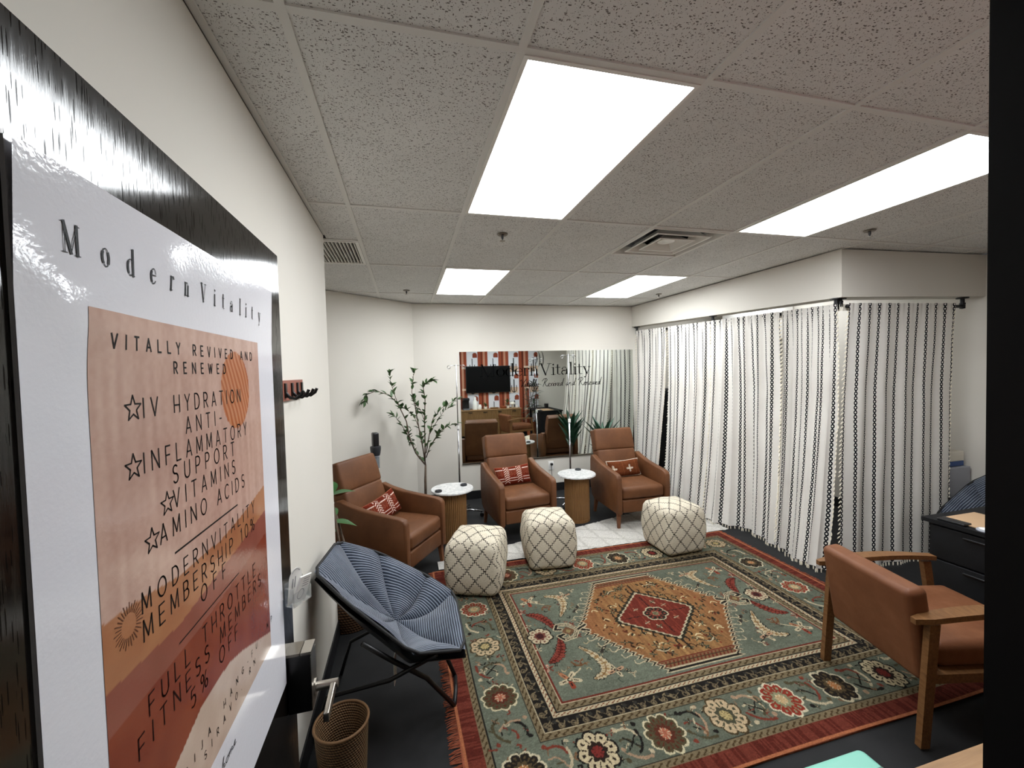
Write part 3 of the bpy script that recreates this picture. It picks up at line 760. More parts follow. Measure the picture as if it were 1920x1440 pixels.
# ================================================================== RECLINERS
def cushion(m, c, size, r, puff=.012, mat=None, n=4, seg=6):
    hx, hy, hz = [q / 2 for q in size]
    def fn(p):
        k = max(0, 1 - (p.x / hx) ** 2) * max(0, 1 - (p.y / hy) ** 2); ky = max(0, 1 - (p.x / hx) ** 2) * max(0, 1 - (p.z / hz) ** 2)
        return (p.x, p.y + math.copysign(puff * .8 * ky ** .6, p.y) if abs(p.y) > hy * .6 else p.y, p.z + (puff * k ** .5 if p.z > 0 else 0))
    return m.rbox(c, size, r, n, mat, fn, seg)
def make_recliner(label, loc, rz):
    t = thing('recliner', label, 'recliner', (loc[0], loc[1], 0), rz, 'brown leather recliners')
    W, ta = .625, .062
    # arms: swept side panels
    for s in (-1, 1):
        prof = [(.0, .165), (.0, .535), (.018, .566), (.06, .580), (.20, .594), (.40, .620), (.55, .652), (.63, .680), (.675, .668), (.69, .61), (.70, .36), (.66, .20), (.60, .165)]
        m = MB(); x0 = s * W / 2; x1 = s * (W / 2 - ta)
        k = len(prof); b = .014
        cyy = sum(p[0] for p in prof) / k; czz = sum(p[1] for p in prof) / k
        def ins(p, d):
            v = Vector((cyy - p[0], czz - p[1])).normalized(); return (p[0] + v.x * d, p[1] + v.y * d)
        ringsx = [(x0, b), (x0 - s * b * .3, b * .3), (x0 - s * b, 0), (x1 + s * b, 0), (x1 + s * b * .3, b * .3), (x1, b)]
        vs = []
        for xx, d in ringsx: vs += [(xx, *ins(p, d)) for p in prof]
        fs = []
        for i in range(5):
            for j in range(k):
                q = (j + 1) % k; f = (i * k + j, i * k + q, (i + 1) * k + q, (i + 1) * k + j); fs.append(f if s < 0 else f[::-1])
        c1 = tuple(range(k)); c2 = tuple(range(5 * k, 6 * k)); fs += [c1[::-1] if s < 0 else c1, c2 if s < 0 else c2[::-1]]
        m.add(vs, fs).build('arm', 'leather', t, 50)
    wi = W - 2 * ta - .006
    cushion(MB(), (0, .30, .372), (wi, .58, .125), .035, .014).build('seat_cushion', 'leather', t, True)
    MB().rbox((0, .055, .238), (wi, .09, .135), .016, 3).build('footrest_panel', 'leather', t, True)
    MB().rbox((0, .37, .24), (wi, .52, .12), .01, 2).build('seat_base', 'leather', t, 40)
    # back: two padded panels leaning backwards
    lean = R(-17)
    mt = Matrix.Translation((0, .575, .42)) @ Matrix.Rotation(lean, 4, 'X')
    def backfn(hh):
        def f(p):
            k = max(0, 1 - (p.x / .26) ** 2) ** .5 * max(0, 1 - (p.z / hh) ** 2) ** .5
            return (p.x * (1 - .04 * (p.z > 0) * p.z / hh), p.y - (.018 * k if p.y < 0 else -.004 * k), p.z)
        return f
    MB().rbox((0, .02, .158), (.505, .125, .318), .026, 4, mt, backfn(.16), 6).build('backrest', 'leather', t, True)
    MB().rbox((0, .02, .434), (.505, .125, .266), .026, 4, mt, backfn(.132), 6).build('headrest', 'leather', t, True)
    MB().rbox((0, .070, .29), (.50, .034, .54), .012, 2, mt).build('back_panel', 'leather', t, 40)
    for sx in (-1, 1):
        for yy, dy in ((.045, -.01), (.60, .03)):
            x = sx * (W / 2 - .035); a = .019; b = .013
            vs = [(x + u * a, yy + v * a, .17) for u, v in ((-1, -1), (1, -1), (1, 1), (-1, 1))] + [(x + u * b + sx * .008, yy + dy + v * b, 0) for u, v in ((-1, -1), (1, -1), (1, 1), (-1, 1))]
            MB().add(vs, [(0, 1, 2, 3), (7, 6, 5, 4)] + [(k, 4 + k, 4 + (k + 1) % 4, (k + 1) % 4) for k in range(4)]).build('leg', 'walnut', t)
    return t
RECL = [((.135, 3.47), 56.3, 'brown leather recliner at the left, turned sideways beside the wall end'),
        ((1.161, 3.953), 5.6, 'brown leather recliner in the middle, in front of the mirror'),
        ((2.406, 3.858), -1.4, 'brown leather recliner at the right, next to the striped curtain')]
for loc, a, lb in RECL: make_recliner(lb, loc, R(a))

# ------------------------------------------------------------------ lumbar pillows
def seg_d(X, Y, a, b):
    ax, ay = a; bx, by = b; dx, dy = bx - ax, by - ay; t_ = np.clip(((X - ax) * dx + (Y - ay) * dy) / (dx * dx + dy * dy + 1e-12), 0, 1)
    return np.hypot(X - ax - t_ * dx, Y - ay - t_ * dy)
def pillow(label, W, Hh, T, design, base, tilt, roll=0., nu=110, nv=64, fringe=False):
    """W wide (local x), Hh high, leaning; front faces local -y"""
    t = thing('lumbar_pillow', label, 'pillow')
    t.matrix_world = base @ Matrix.Rotation(roll, 4, 'Y') @ Matrix.Rotation(tilt, 4, 'X')
    def surf(side):
        def f(a, b):
            x = (a - .5); y = (b - .5); e = max(0, (1 - (2 * x) ** 4)) ** .5 * max(0, (1 - (2 * y) ** 4)) ** .5
            k = 1 - .05 * (1 - abs(2 * y) ** 2); k2 = 1 - .06 * (1 - abs(2 * x) ** 2)
            return (x * W * k, side * (T / 2 * e), (y + .5) * Hh * k2 + Hh * .03)
        return f
    m = MB().grid(surf(-1), nu, nv); o = m.build('pillow_front', 'pillow_print', t, True)
    X, Y = np.meshgrid(np.linspace(-W / 2, W / 2, nu + 1), np.linspace(0, Hh, nv + 1)); setcol(o, design(X, Y).reshape(-1, 3))
    m = MB().grid(lambda a, b: surf(1)(1 - a, b), 24, 14); o = m.build('pillow_back', 'pillow_print', t, True)
    setcol(o, np.tile(L3('#8a3a22') if not fringe else L3('#efe9da'), (25 * 15, 1)))
    pts = [surf(0)(a, 0) for a in np.linspace(0, 1, 16)] + [surf(0)(1, b) for b in np.linspace(0, 1, 10)[1:]] + [surf(0)(a, 1) for a in np.linspace(1, 0, 16)[1:]] + [surf(0)(0, b) for b in np.linspace(1, 0, 10)[1:-1]]
    MB().tube([(p[0], 0, p[2]) for p in pts], .004, 6, closed=True).build('piping', 'fringe_orange' if not fringe else 'tassel', t, True)
    return t
def mudcloth(X, Y):
    H_ = Y.max(); c = np.zeros(X.shape + (3,)); c[:] = L3('#6f2615')
    n = vnoise(X * 60, Y * 60, 9); c *= (.75 + .5 * n)[..., None]
    dots = (np.sin(X * 2 * np.pi / .012) * np.sin(Y * 2 * np.pi / .014) > .62); c[dots & (np.abs((Y / H_ - .66)) < .18)] = L3('#b9795c')
    d = np.full(X.shape, 9.)
    for cx in (-.085, .065):
        for k in range(8):
            y = .015 + k * H_ / 8.2
            d = np.minimum(d, seg_d(X, Y, (cx, y + .022), (cx - .028, y))); d = np.minimum(d, seg_d(X, Y, (cx, y + .022), (cx + .028, y)))
    for x0, x1 in ((-.2, -.125), (-.045, .028), (.11, .2)):
        for yy in (.2, .34, .83): d = np.minimum(d, seg_d(X, Y, (x0, yy * H_), (x1, yy * H_)))
    c[d < .0036] = L3('#e9cdbd'); return c
def crosses(X, Y):
    c = np.zeros(X.shape + (3,)); c[:] = L3('#6d3a1f'); n = vnoise(X * 50, Y * 90, 5); c *= (.8 + .4 * n)[..., None]
    d = np.full(X.shape, 9.); H_ = Y.max()
    for cx in (-.155, .055):
        cy = H_ * .46
        for o_ in (-.008, 0, .008):
            d = np.minimum(d, np.minimum(seg_d(X, Y, (cx + o_, cy - .045 + abs(o_)), (cx + o_, cy + .045 - abs(o_))), seg_d(X, Y, (cx - .045 + abs(o_), cy + o_), (cx + .045 - abs(o_), cy + o_))))
    c[d < .0022] = L3('#efe1c9'); c[np.abs(X + .03) < .0016] = L3('#8f5a38'); c[np.abs(X - .135) < .0016] = L3('#8f5a38'); return c
def rmat(loc, a): return Matrix.Translation((loc[0], loc[1], 0)) @ Matrix.Rotation(R(a), 4, 'Z')
pillow('rust red mudcloth pillow tilted on the left recliner', .40, .20, .10, mudcloth, rmat(RECL[0][0], RECL[0][1]) @ Matrix.Translation((.015, .40, .447)), R(-24), R(-7))
pillow('rust red mudcloth pillow upright on the middle recliner', .40, .20, .10, mudcloth, rmat(RECL[1][0], RECL[1][1]) @ Matrix.Translation((.0, .42, .447)), R(-22), R(-2))
pillow('brown pillow with white cross marks on the right recliner', .40, .185, .11, crosses, rmat(RECL[2][0], RECL[2][1]) @ Matrix.Translation((.0, .41, .447)), R(-20), R(-2), fringe=True)

# ------------------------------------------------------------------ side tables
def side_table(label, x, y, zt=.525):
    t = thing('side_table', label, 'side table', (x, y, 0), 0, 'fluted side tables')
    MB().lathe([(.001, zt - .022), (.205, zt - .022), (.215, zt - .016), (.215, zt - .006), (.210, zt), (.001, zt)], 64).build('marble_top', 'marble', t, 40)
    MB().lathe([(.132, .015), (.132, zt - .022), (.001, zt - .022)], 40).build('core', 'oak_flute', t, 60)
    MB().lathe([(.001, 0), (.142, 0), (.142, .03), (.13, .03)], 48).build('plinth', 'oak_flute', t, 40)
    fl_ = None; n = 44
    for k in range(n):
        a = 2 * math.pi * k / n
        if fl_ is None:
            fl_ = MB().prism([(.0075 * math.cos(R(q)), .0085 * math.sin(R(q))) for q in range(-90, 91, 30)], .03, zt - .022).build('flute', 'oak_flute', t, 50)
            f = fl_
        else: f = bpy.data.objects.new('flute', fl_.data); COL.objects.link(f); f.parent = t
        f.location = (.132 * math.cos(a), .132 * math.sin(a), 0); f.rotation_euler = (0, 0, a)
    return t
side_table('round marble-topped fluted wood table beside the left recliner', .42, 4.19)
side_table('round marble-topped fluted wood table between middle and right recliners', 1.83, 4.31)
for x, y, lb in ((.275, 4.10, 'small dark ring coaster at the left edge of the left table'), (.545, 4.245, 'small dark ring coaster at the far edge of the left table'), (1.905, 4.44, 'small dark ring coaster on the right marble table')):
    o = MB().lathe([(.020, .0), (.034, .0), (.036, .006), (.034, .016), (.026, .016), (.022, .008), (.001, .006)], 24).build('coaster', 'dark_grey', None, 40); o.location = (x, y, .525); tag(o, lb, 'coaster', 'ring coasters')

# ------------------------------------------------------------------ drip stands
def drip_stand(label, x, y, top, rz):
    t = thing('drip_stand', label, 'drip stand', (x, y, 0), rz, 'chrome drip stands')
    MB().tube([(0, 0, .10), (0, 0, 1.06)], .0105, 12).build('lower_pole', 'chrome', t, True)
    MB().tube([(0, 0, 1.0), (0, 0, top)], .0065, 10).build('upper_pole', 'chrome', t, True)
    MB().lathe([(.001, 1.04), (.017, 1.04), (.017, 1.085), (.001, 1.085)], 16).build('collar', 'white_plastic', t, 40)
    for s in (-1, 1):
        pts = [(0, 0, top - .012), (s * .085, 0, top - .012)] + [(s * (.085 + .018 * math.sin(R(a))), 0, top - .030 + .018 * math.cos(R(a))) for a in range(20, 281, 26)]
        MB().tube(pts, .0035, 6).build('hook', 'chrome', t, True)
    MB().lathe([(.001, .06), (.03, .06), (.034, .085), (.016, .115), (.001, .115)], 20).build('hub', 'chrome', t, 40)
    for k in range(5):
        a = 2 * math.pi * k / 5; c_, s_ = math.cos(a), math.sin(a)
        bl = MB().tube([(.02 * c_, .02 * s_, .085), (.14 * c_, .14 * s_, .085), (.25 * c_, .25 * s_, .068)], .011, 8).build('base_leg', 'chrome', t, True)
        w_ = MB(); mt = Matrix.Translation((.25 * c_, .25 * s_, .025)) @ Matrix.Rotation(a, 4, 'Z') @ Matrix.Rotation(R(90), 4, 'X')
        w_.lathe([(.001, -.010), (.022, -.010), (.025, -.006), (.025, .006), (.022, .010), (.001, .010)], 16, mat=mt); w_.tube([(.25 * c_, .25 * s_, .045), (.25 * c_, .25 * s_, .075)], .006, 8)
        w_.build('caster', 'black_plastic', bl, 40)
drip_stand('chrome drip stand standing behind the left marble table', .57, 4.80, 1.79, R(-14))
drip_stand('chrome drip stand standing behind the right marble table', 1.95, 4.78, 1.885, R(8))

# ------------------------------------------------------------------ poufs
def pouf(label, x, y, rz, s=.40, h=.405):
    t = thing('pouf', label, 'pouf', (x, y, .013), rz, 'cream lattice poufs')
    hx = s / 2
    def fn(p):
        u, v, w_ = p.x / hx, p.y / hx, p.z / (h / 2)
        bz = .045 * max(0, 1 - u * u) * max(0, 1 - v * v)
        k = (1 + .13 * max(0, 1 - (w_ + .10) ** 2) * (1 - .35 * min(1, abs(u * v)))) * (1 - .05 * max(0, -w_))
        ed = .012 * (vn(p.x * 9 + x * 7, p.z * 9 + p.y * 6) - .5)
        return (p.x * k + ed, p.y * k + ed, p.z + (bz if w_ > 0 else 0) + .01 * (vn(p.x * 12 + y, p.y * 12) - .5))
    MB().rbox((0, 0, h / 2), (s, s, h), .05, 5, None, fn, 10).build('pouf_cover', 'pouf_fabric', t, True)
    return t
_T = np.random.default_rng(3).random((64, 64))
def vn(x, y):
    xi, yi = math.floor(x), math.floor(y); fx, fy = x - xi, y - yi; fx = fx * fx * (3 - 2 * fx); fy = fy * fy * (3 - 2 * fy)
    g = lambda a, b: _T[a % 64, b % 64]
    return (g(xi, yi) * (1 - fx) + g(xi + 1, yi) * fx) * (1 - fy) + (g(xi, yi + 1) * (1 - fx) + g(xi + 1, yi + 1) * fx) * fy
pouf('cream lattice pouf nearest the blue corduroy chair', .50, 3.20, R(-23))
pouf('cream lattice pouf in front of the middle recliner', 1.17, 3.43, R(-7))
pouf('cream lattice pouf in front of the right recliner', 2.375, 3.34, R(3))

# ------------------------------------------------------------------ saucer chairs
def saucer_chair(label, loc, rz):
    t = thing('saucer_chair', label, 'chair', (loc[0], loc[1], 0), rz, 'blue corduroy saucer chairs')
    rim = [(.350, -.255, .415), (.285, .225, .43), (.12, .36, .48), (-.16, .34, .655), (-.345, .185, .80), (-.345, -.17, .80), (-.18, -.27, .70), (.12, -.345, .48)]
    ctr = Vector((-.03, .08, .365)); n = len(rim)
    for i in range(n):
        a, b = Vector(rim[i]), Vector(rim[(i + 1) % n])
        def f(s, q):
            e = a.lerp(b, s); p = ctr.lerp(e, q)
            sag = -.055 * math.sin(math.pi * q) ; out = (a + b) / 2 - ctr; out.z = 0
            puff = .035 * math.sin(math.pi * s) ** .7 * (math.sin(math.pi * min(1, q * .93)) ** .6 if q > 0 else 0)
            nrm_ = (a - ctr).cross(b - ctr).normalized()
            if nrm_.z < 0: nrm_ = -nrm_
            w_ = .006 * (vn(p.x * 14 + 3, p.y * 14 + p.z * 9) - .5)
            roll = .02 * max(0, q - .9) / .1
            return p + nrm_ * (puff + w_) + Vector((0, 0, sag)) - Vector((0, 0, roll))
        L = ((a + b) / 2 - ctr).length; Wd = (b - a).length
        along = i in (1, 2, 5, 6)
        MB().grid(f, 16, 18, (lambda s, q: (s * Wd * q, (s - .5) * Wd * (.35 + .65 * q))) if i == 4 else (lambda s, q: (s * Wd, q * L))).build('seat_panel', 'corduroy', t, True)
    # underside shell and rim tube
    m = MB()
    for i in range(n):
        a, b = Vector(rim[i]), Vector(rim[(i + 1) % n])
        m.grid(lambda s, q: ctr.lerp(a.lerp(b, 1 - s), q) + Vector((0, 0, -.075 * math.sin(math.pi * q * .85) - .05 * (1 - q) - .022)), 4, 6)
    m.build('under_shell', 'black_plastic', t, True)
    pts = []
    for i in range(n):
        a, b = Vector(rim[i]), Vector(rim[(i + 1) % n])
        for s in (.12, .5, .88): pts.append(a.lerp(b, s) + Vector((0, 0, -.018)))
    MB().tube(pts, .008, 8, closed=True).build('rim_tube', 'dark_rubber', t, True)
    MB().box(.02, .022, -.27, -.21, .27, .40).build('care_tag', 'paper', t)
    for s in (-1, 1):
        MB().tube([(.28, s * .10, .0 + .01), (.16, s * .20, .24), (.02, s * .31, .42), (-.09, s * .36, .54)], .011, 8).build('front_leg', 'black_metal', t, True)
        MB().tube([(-.36, s * .20, .01), (-.30, s * .20, .20), (.0, s * .27, .30), (.22, s * .30, .42)], .0095, 8).build('rear_leg', 'black_metal', t, True)
    MB().tube([(.28, -.10, .012), (.285, 0, .012), (.28, .10, .012)], .011, 8).build('foot_bar', 'black_metal', t, True)
    MB().tube([(-.36, -.20, .012), (-.36, .20, .012)], .0095, 8).build('foot_bar', 'black_metal', t, True)
    return t
saucer_chair('blue corduroy saucer chair in the left foreground against the wall', (-.08, 2.20), R(-8))
saucer_chair('blue corduroy saucer chair behind the black desk by the right wall', (4.32, 2.04), R(187))
# ================================================================== RUGS
def rugcoords(n_u, n_v, hx, hy): return np.meshgrid(np.linspace(-hx, hx, n_u + 1), np.linspace(-hy, hy, n_v + 1))
HX, HY = 1.425, 1.062; RC = (1.605, 2.458)
nu, nv = 720, 540
X, Y = rugcoords(nu, nv, HX, HY)
wz = (vnoise(X * 70, Y * 70, 21) - .5) * .006; wy = (vnoise(X * 70 + 31, Y * 70, 22) - .5) * .006
Xw, Yw = X + wz, Y + wy
c = np.zeros(X.shape + (3,))
TEAL, TEAL2, TAN, TAN2, BLK, RED, RED2, CRM, GOLD, RUST, OLV = '#6b705f', '#575c4d', '#7d6d50', '#6a5a40', '#1e1a17', '#6b281b', '#7b3524', '#bfae8c', '#9a6838', '#8a4426', '#514830'
def paint(mask, col, alpha=1.):
    k = L3(col); c[mask] = c[mask] * (1 - alpha) + k * alpha
ax, ay = np.abs(X), np.abs(Y)
# d = depth from the outer edge in "band" space (x bands and y bands have the same widths)
dx_ = HX - ax; dy_ = HY - ay
d = np.minimum(dx_, dy_)
horiz = dy_ < dx_                                   # band runs along x
sx = np.where(horiz, X, Y); 
c[:] = L3(TEAL); f = vnoise(X * 14, Y * 60, 5); c[:] = c * (1 - .5 * f[..., None]) + L3(TEAL2) * .5 * f[..., None]
f = vnoise(X * 5, Y * 5, 6); c[:] = c * (.82 + .34 * f[..., None])
paint(d < .088, '#5d2217'); m_ = (d < .088) & (vnoise(sx * 120, d * 6, 8) > .55); paint(m_, '#7f3a29', .6); paint(d < .014, '#b46a42')
def band(a, b, col, rep=None, rcol=None, ph=0.):
    m0 = (d >= a) & (d < b); paint(m0, col)
    if rep:
        t_ = (d - a) / (b - a); q = np.mod(sx / rep + ph + .32 * np.sin(t_ * 6.28) + .10 * (vnoise(X * 60, Y * 60, 31) - .5), 1)
        paint(m0 & (np.abs(q - .5) < .17) & (t_ > .12) & (t_ < .88), rcol)
band(.088, .122, TAN, .038, '#4d3c22'); band(.122, .128, BLK)
band(.345, .350, BLK); band(.350, .382, TAN, .042, '#47371f')
band(.382, .386, CRM); m0 = (d >= .386) & (d < .450); paint(m0, BLK)
t_ = (d - .386) / .064; q = np.mod(sx / .062, 1); vine = np.abs(t_ - .5 - .30 * np.sin(2 * np.pi * sx / .062 + 6 * (vnoise(X * 30, Y * 30, 33) - .5)))
paint(m0 & (vine < .10), '#7f6f52'); paint(m0 & (np.hypot((q - .25) * .9, (t_ - .72)) < .17), '#33302a'); paint(m0 & (np.abs(np.hypot((q - .7) * 1.0, (t_ - .30)) - .2) < .055), '#6b5c44')
band(.450, .455, BLK); band(.455, .478, CRM, .03, '#7d4a30'); band(.478, .484, BLK); band(.484, .520, TAN, .048, '#4a3a22'); band(.520, .526, CRM); band(.526, .535, RED)
field = d >= .535
# --- shape helpers (rug-local metres)
def ell(cx, cy, rx, ry, a=0.):
    u = (Xw - cx) * math.cos(a) + (Yw - cy) * math.sin(a); v = -(Xw - cx) * math.sin(a) + (Yw - cy) * math.cos(a)
    return (u / rx) ** 2 + (v / ry) ** 2
def win(cx, cy, r): return (np.abs(X - cx) < r) & (np.abs(Y - cy) < r)
def sub(cx, cy, r):
    i0 = max(0, int((cx - r + HX) / (2 * HX) * nu)); i1 = min(nu + 1, int((cx + r + HX) / (2 * HX) * nu) + 2)
    j0 = max(0, int((cy - r + HY) / (2 * HY) * nv)); j1 = min(nv + 1, int((cy + r + HY) / (2 * HY) * nv) + 2)
    return (slice(j0, max(j0, j1)), slice(i0, max(i0, i1)))
def psub(sl, mask, col):
    v = c[sl]; v[mask] = L3(col)
def rosette(cx, cy, r, n, outline, petal, mid, core, sy=1., a0=0.):
    sl = sub(cx, cy, r * 1.5 * max(1, sy)); x = Xw[sl] - cx; y = (Yw[sl] - cy) / sy
    th = np.arctan2(y, x) + a0; rr = np.hypot(x, y); lob = r * (.80 + .22 * np.abs(np.cos(th * n / 2)) ** .6)
    psub(sl, rr < lob + .010, outline); psub(sl, rr < lob, petal)
    psub(sl, (rr < lob * .93) & (rr > r * .5) & (np.abs(np.mod(th * n / (2 * np.pi), 1) - .5) < .07), mid)
    psub(sl, rr < r * (.50 + .06 * np.cos(th * n)), mid); psub(sl, rr < r * .30, core)
    psub(sl, (rr < r * .34) & (np.abs(np.sin(th * 4)) < .25) & (rr > r * .12), outline); psub(sl, (rr < r * .86) & (rr > r * .68) & (np.cos(th * n) > .72), mid)
def curve(p0, p1, p2, n=18): return [((1 - t) ** 2 * p0[0] + 2 * t * (1 - t) * p1[0] + t * t * p2[0], (1 - t) ** 2 * p0[1] + 2 * t * (1 - t) * p1[1] + t * t * p2[1]) for t in np.linspace(0, 1, n)]
def stroke(pts, wd, col, taper=False):
    xs = [p[0] for p in pts]; ys = [p[1] for p in pts]; cx, cy = (min(xs) + max(xs)) / 2, (min(ys) + max(ys)) / 2; r = max(max(xs) - min(xs), max(ys) - min(ys)) / 2 + wd * 2
    sl = sub(cx, cy, r); best = np.zeros(X[sl].shape, bool)
    for k, (a, b) in enumerate(zip(pts[:-1], pts[1:])):
        w_ = wd * (math.sin(math.pi * (k + .7) / len(pts)) ** .6 if taper else 1)
        best |= seg_d(Xw[sl], Yw[sl], a, b) < w_
    psub(sl, best, col)
def leaf(p0, p1, p2, wd, edge, body, vein, teeth=9):
    pts = curve(p0, p1, p2, 40); xs = [p[0] for p in pts]; ys = [p[1] for p in pts]; cx, cy = (min(xs) + max(xs)) / 2, (min(ys) + max(ys)) / 2
    sl = sub(cx, cy, max(max(xs) - min(xs), max(ys) - min(ys)) / 2 + wd * 2); gx, gy = Xw[sl], Yw[sl]
    best = np.full(gx.shape, 9.); tt = np.zeros(gx.shape)
    for k in range(39):
        d0 = seg_d(gx, gy, pts[k], pts[k + 1]); m = d0 < best; best = np.where(m, d0, best); tt = np.where(m, (k + .5) / 39, tt)
    saw = np.mod(tt * teeth, 1); wl = wd * np.sin(np.pi * np.clip(tt * .92 + .06, 0, 1)) ** .65 * (.72 + .42 * saw)
    psub(sl, best < wl + .005, BLK); psub(sl, best < wl, body); psub(sl, (best < wl * .75) & (saw < .42) & (best > wl * .15), vein); psub(sl, best < wd * .10, edge)
def hook(p, q, r, col, wd=.0035): stroke(curve(p, q, r, 12), wd, col)
def flower(cx, cy, r, cols, n=4, a0=.4):
    for k in range(n):
        a = a0 + 2 * math.pi * k / n; stroke([(cx + r * .3 * math.cos(a), cy + r * .3 * math.sin(a)), (cx + r * math.cos(a), cy + r * math.sin(a))], r * .24, cols[k % len(cols)], False)
        stroke([(cx + r * .5 * math.cos(a), cy + r * .5 * math.sin(a)), (cx + r * .8 * math.cos(a), cy + r * .8 * math.sin(a))], r * .07, BLK)
    sl = sub(cx, cy, r); psub(sl, np.hypot(Xw[sl] - cx, Yw[sl] - cy) < r * .26, BLK); psub(sl, np.hypot(Xw[sl] - cx, Yw[sl] - cy) < r * .13, CRM)
ZX0 = .515
# --- border rosettes (measured around the border) and scrolls between them
bx_, by_ = HX - .237, HY - .237
per = []
for k, x in enumerate(np.linspace(-bx_, bx_, 8)): per.append((x, -by_, k)); per.append((x, by_, k + 1))
for k, y in enumerate(np.linspace(-by_, by_, 5)[1:-1]): per.append((-bx_, y, k + 2)); per.append((bx_, y, k + 3))
KIND = [('#cdbf9d', '#26201b', '#5a4a30', '#b0733f'), (BLK, '#c9b68f', '#2d211a', '#7d2a22'), ('#d0c29c', OLV, '#5c2b1c', '#b06448'), ('#4a3c24', '#c3a983', '#4b4a38', '#b5a06a'), ('#d5c8a8', '#8f2f1c', '#8b8a68', '#c0a070')]
def scroll(x, y, k, hz):
    def T(u, v): return (x + u, y + v) if hz else (x + v, y + u)
    cs = [RED2, CRM, BLK, '#a9886a', OLV]
    hook(T(-.04, .07), T(.02, .09), T(.04, .03), cs[k % 5], .007); hook(T(.045, .055), T(.06, -.02), T(.01, -.05), cs[(k + 1) % 5], .006)
    hook(T(-.06, -.02), T(-.02, -.09), T(.05, -.08), cs[(k + 2) % 5], .007); hook(T(-.05, .02), T(-.01, .04), T(.02, -.03), cs[(k + 3) % 5], .005)
    if k % 2: stroke([T(-.03, -.03), T(.03, .03)], .004, BLK); stroke([T(-.03, .03), T(.035, -.035)], .004, BLK)
    for u, v, q in ((-.05, .08, 0), (.055, .085, 1), (-.06, -.075, 3), (.06, -.06, 0)):
        sl = sub(*T(u, v), .02); w0 = T(u, v); psub(sl, np.hypot(Xw[sl] - w0[0], Yw[sl] - w0[1]) < .012, cs[(k + q) % 5])
xs8 = np.linspace(-bx_, bx_, 8); ys5 = np.linspace(-by_, by_, 5)
for k in range(7):
    for s in (-1, 1): scroll((xs8[k] + xs8[k + 1]) / 2, s * by_, k + (s > 0), True)
for k in range(4):
    for s in (-1, 1): scroll(s * bx_, (ys5[k] + ys5[k + 1]) / 2, k + 2 + (s > 0), False)
for x, y, k in per:
    o_, p_, m1, c1 = KIND[k % 5]; rosette(x, y, .088, 8 if k % 2 else 10, o_, p_, m1, c1, 1.12 if abs(y) > .7 and abs(x) < 1.1 else .92, k * .7)
rq = random.Random(17)
for k in range(420):       # small filler motifs in the wide border
    if k % 2: x, y = rq.uniform(-bx_ - .08, bx_ + .08), rq.choice((-1, 1)) * (by_ + rq.uniform(-.09, .09))
    else: x, y = rq.choice((-1, 1)) * (bx_ + rq.uniform(-.09, .09)), rq.uniform(-by_ - .05, by_ + .05)
    cc = rq.choice([RED2, '#8d6f52', CRM, BLK, OLV, '#7d5a3c', '#4f5a4c', '#4f5a4c']); a = rq.random() * 6.28; L = rq.uniform(.015, .035)
    if k % 3 == 0: hook((x, y), (x + L * math.cos(a), y + L * math.sin(a)), (x + L * math.cos(a + 1.2), y + L * 1.3 * math.sin(a + 1.2)), cc, rq.uniform(.003, .006))
    elif k % 3 == 1: stroke([(x, y), (x + L * math.cos(a), y + L * math.sin(a))], rq.uniform(.0025, .005), cc)
    else: flower(x, y, rq.uniform(.012, .02), [cc, rq.choice([CRM, RED2, OLV])], 4, a)
for x, y, k in per:
    o_, p_, m1, c1 = KIND[k % 5]; rosette(x, y, .088, 8 if k % 2 else 10, o_, p_, m1, c1, 1.12 if abs(y) > .7 and abs(x) < 1.1 else .92, k * .7)
for k in range(300):       # and in the field
    x, y = rq.uniform(-.86, .86), rq.uniform(-.47, .47)
    if abs(x) < ZX0 + .06 - max(0, abs(y) - .05) * .5: continue
    cc = rq.choice(['#454f43', '#3a4238', '#7d5a3c', '#a89672', RED2, BLK]); a = rq.random() * 6.28; L = rq.uniform(.014, .034)
    if k % 2: hook((x, y), (x + L * math.cos(a), y + L * math.sin(a)), (x + L * math.cos(a + 1.2), y + L * 1.3 * math.sin(a + 1.2)), cc, rq.uniform(.002, .004))
    else: flower(x, y, rq.uniform(.010, .016), [cc], 4, a)
# --- field motifs, mirrored into the four quarters
for sx_ in (-1, 1):
    for sy_2 in (-1, 1):
        def Q(x, y): return (sx_ * x, sy_2 * y)
        leaf(Q(.655, .425), Q(.47, .40), Q(.635, .165), .031, '#7d5a34', CRM, '#9a7a4a', 11)
        leaf(Q(.850, .240), Q(.745, .215), Q(.722, .04), .032, '#4d160e', '#84392a', '#54190f', 10)
        flower(*Q(.795, .395), .055, [CRM, '#b0714a', CRM, '#8f3a22'], 5, .9); flower(*Q(.50, .215), .042, ['#3a352c', '#7d7a62'], 4, .8)
        flower(*Q(.875, .285), .026, [RED2, '#c89a80'], 5); flower(*Q(.52, .40), .045, ['#b98e6c', CRM], 4, .2); flower(*Q(.60, .06), .02, [RED2], 5); flower(*Q(.685, .28), .026, ['#7d5030', RED2], 3, .5)
        hook(Q(.66, .30), Q(.72, .33), Q(.73, .27), '#6d4a2a', .006); hook(Q(.47, .14), Q(.44, .17), Q(.46, .11), CRM, .003)
        stroke([Q(.795, .395), Q(.70, .33)], .004, CRM); stroke([Q(.52, .40), Q(.44, .44)], .003, BLK); flower(*Q(.44, .45), .022, [CRM], 3)
for s in (-1, 1):
    rosette(s * .835, .0, .075, 7, BLK, CRM, '#6d3b30', '#3f1a1a', 1.0, 0 if s > 0 else math.pi)
    for v in (.115, -.115): flower(s * .88, v, .02, [CRM], 4); stroke([(s * .85, v * .5), (s * .88, v)], .003, BLK)
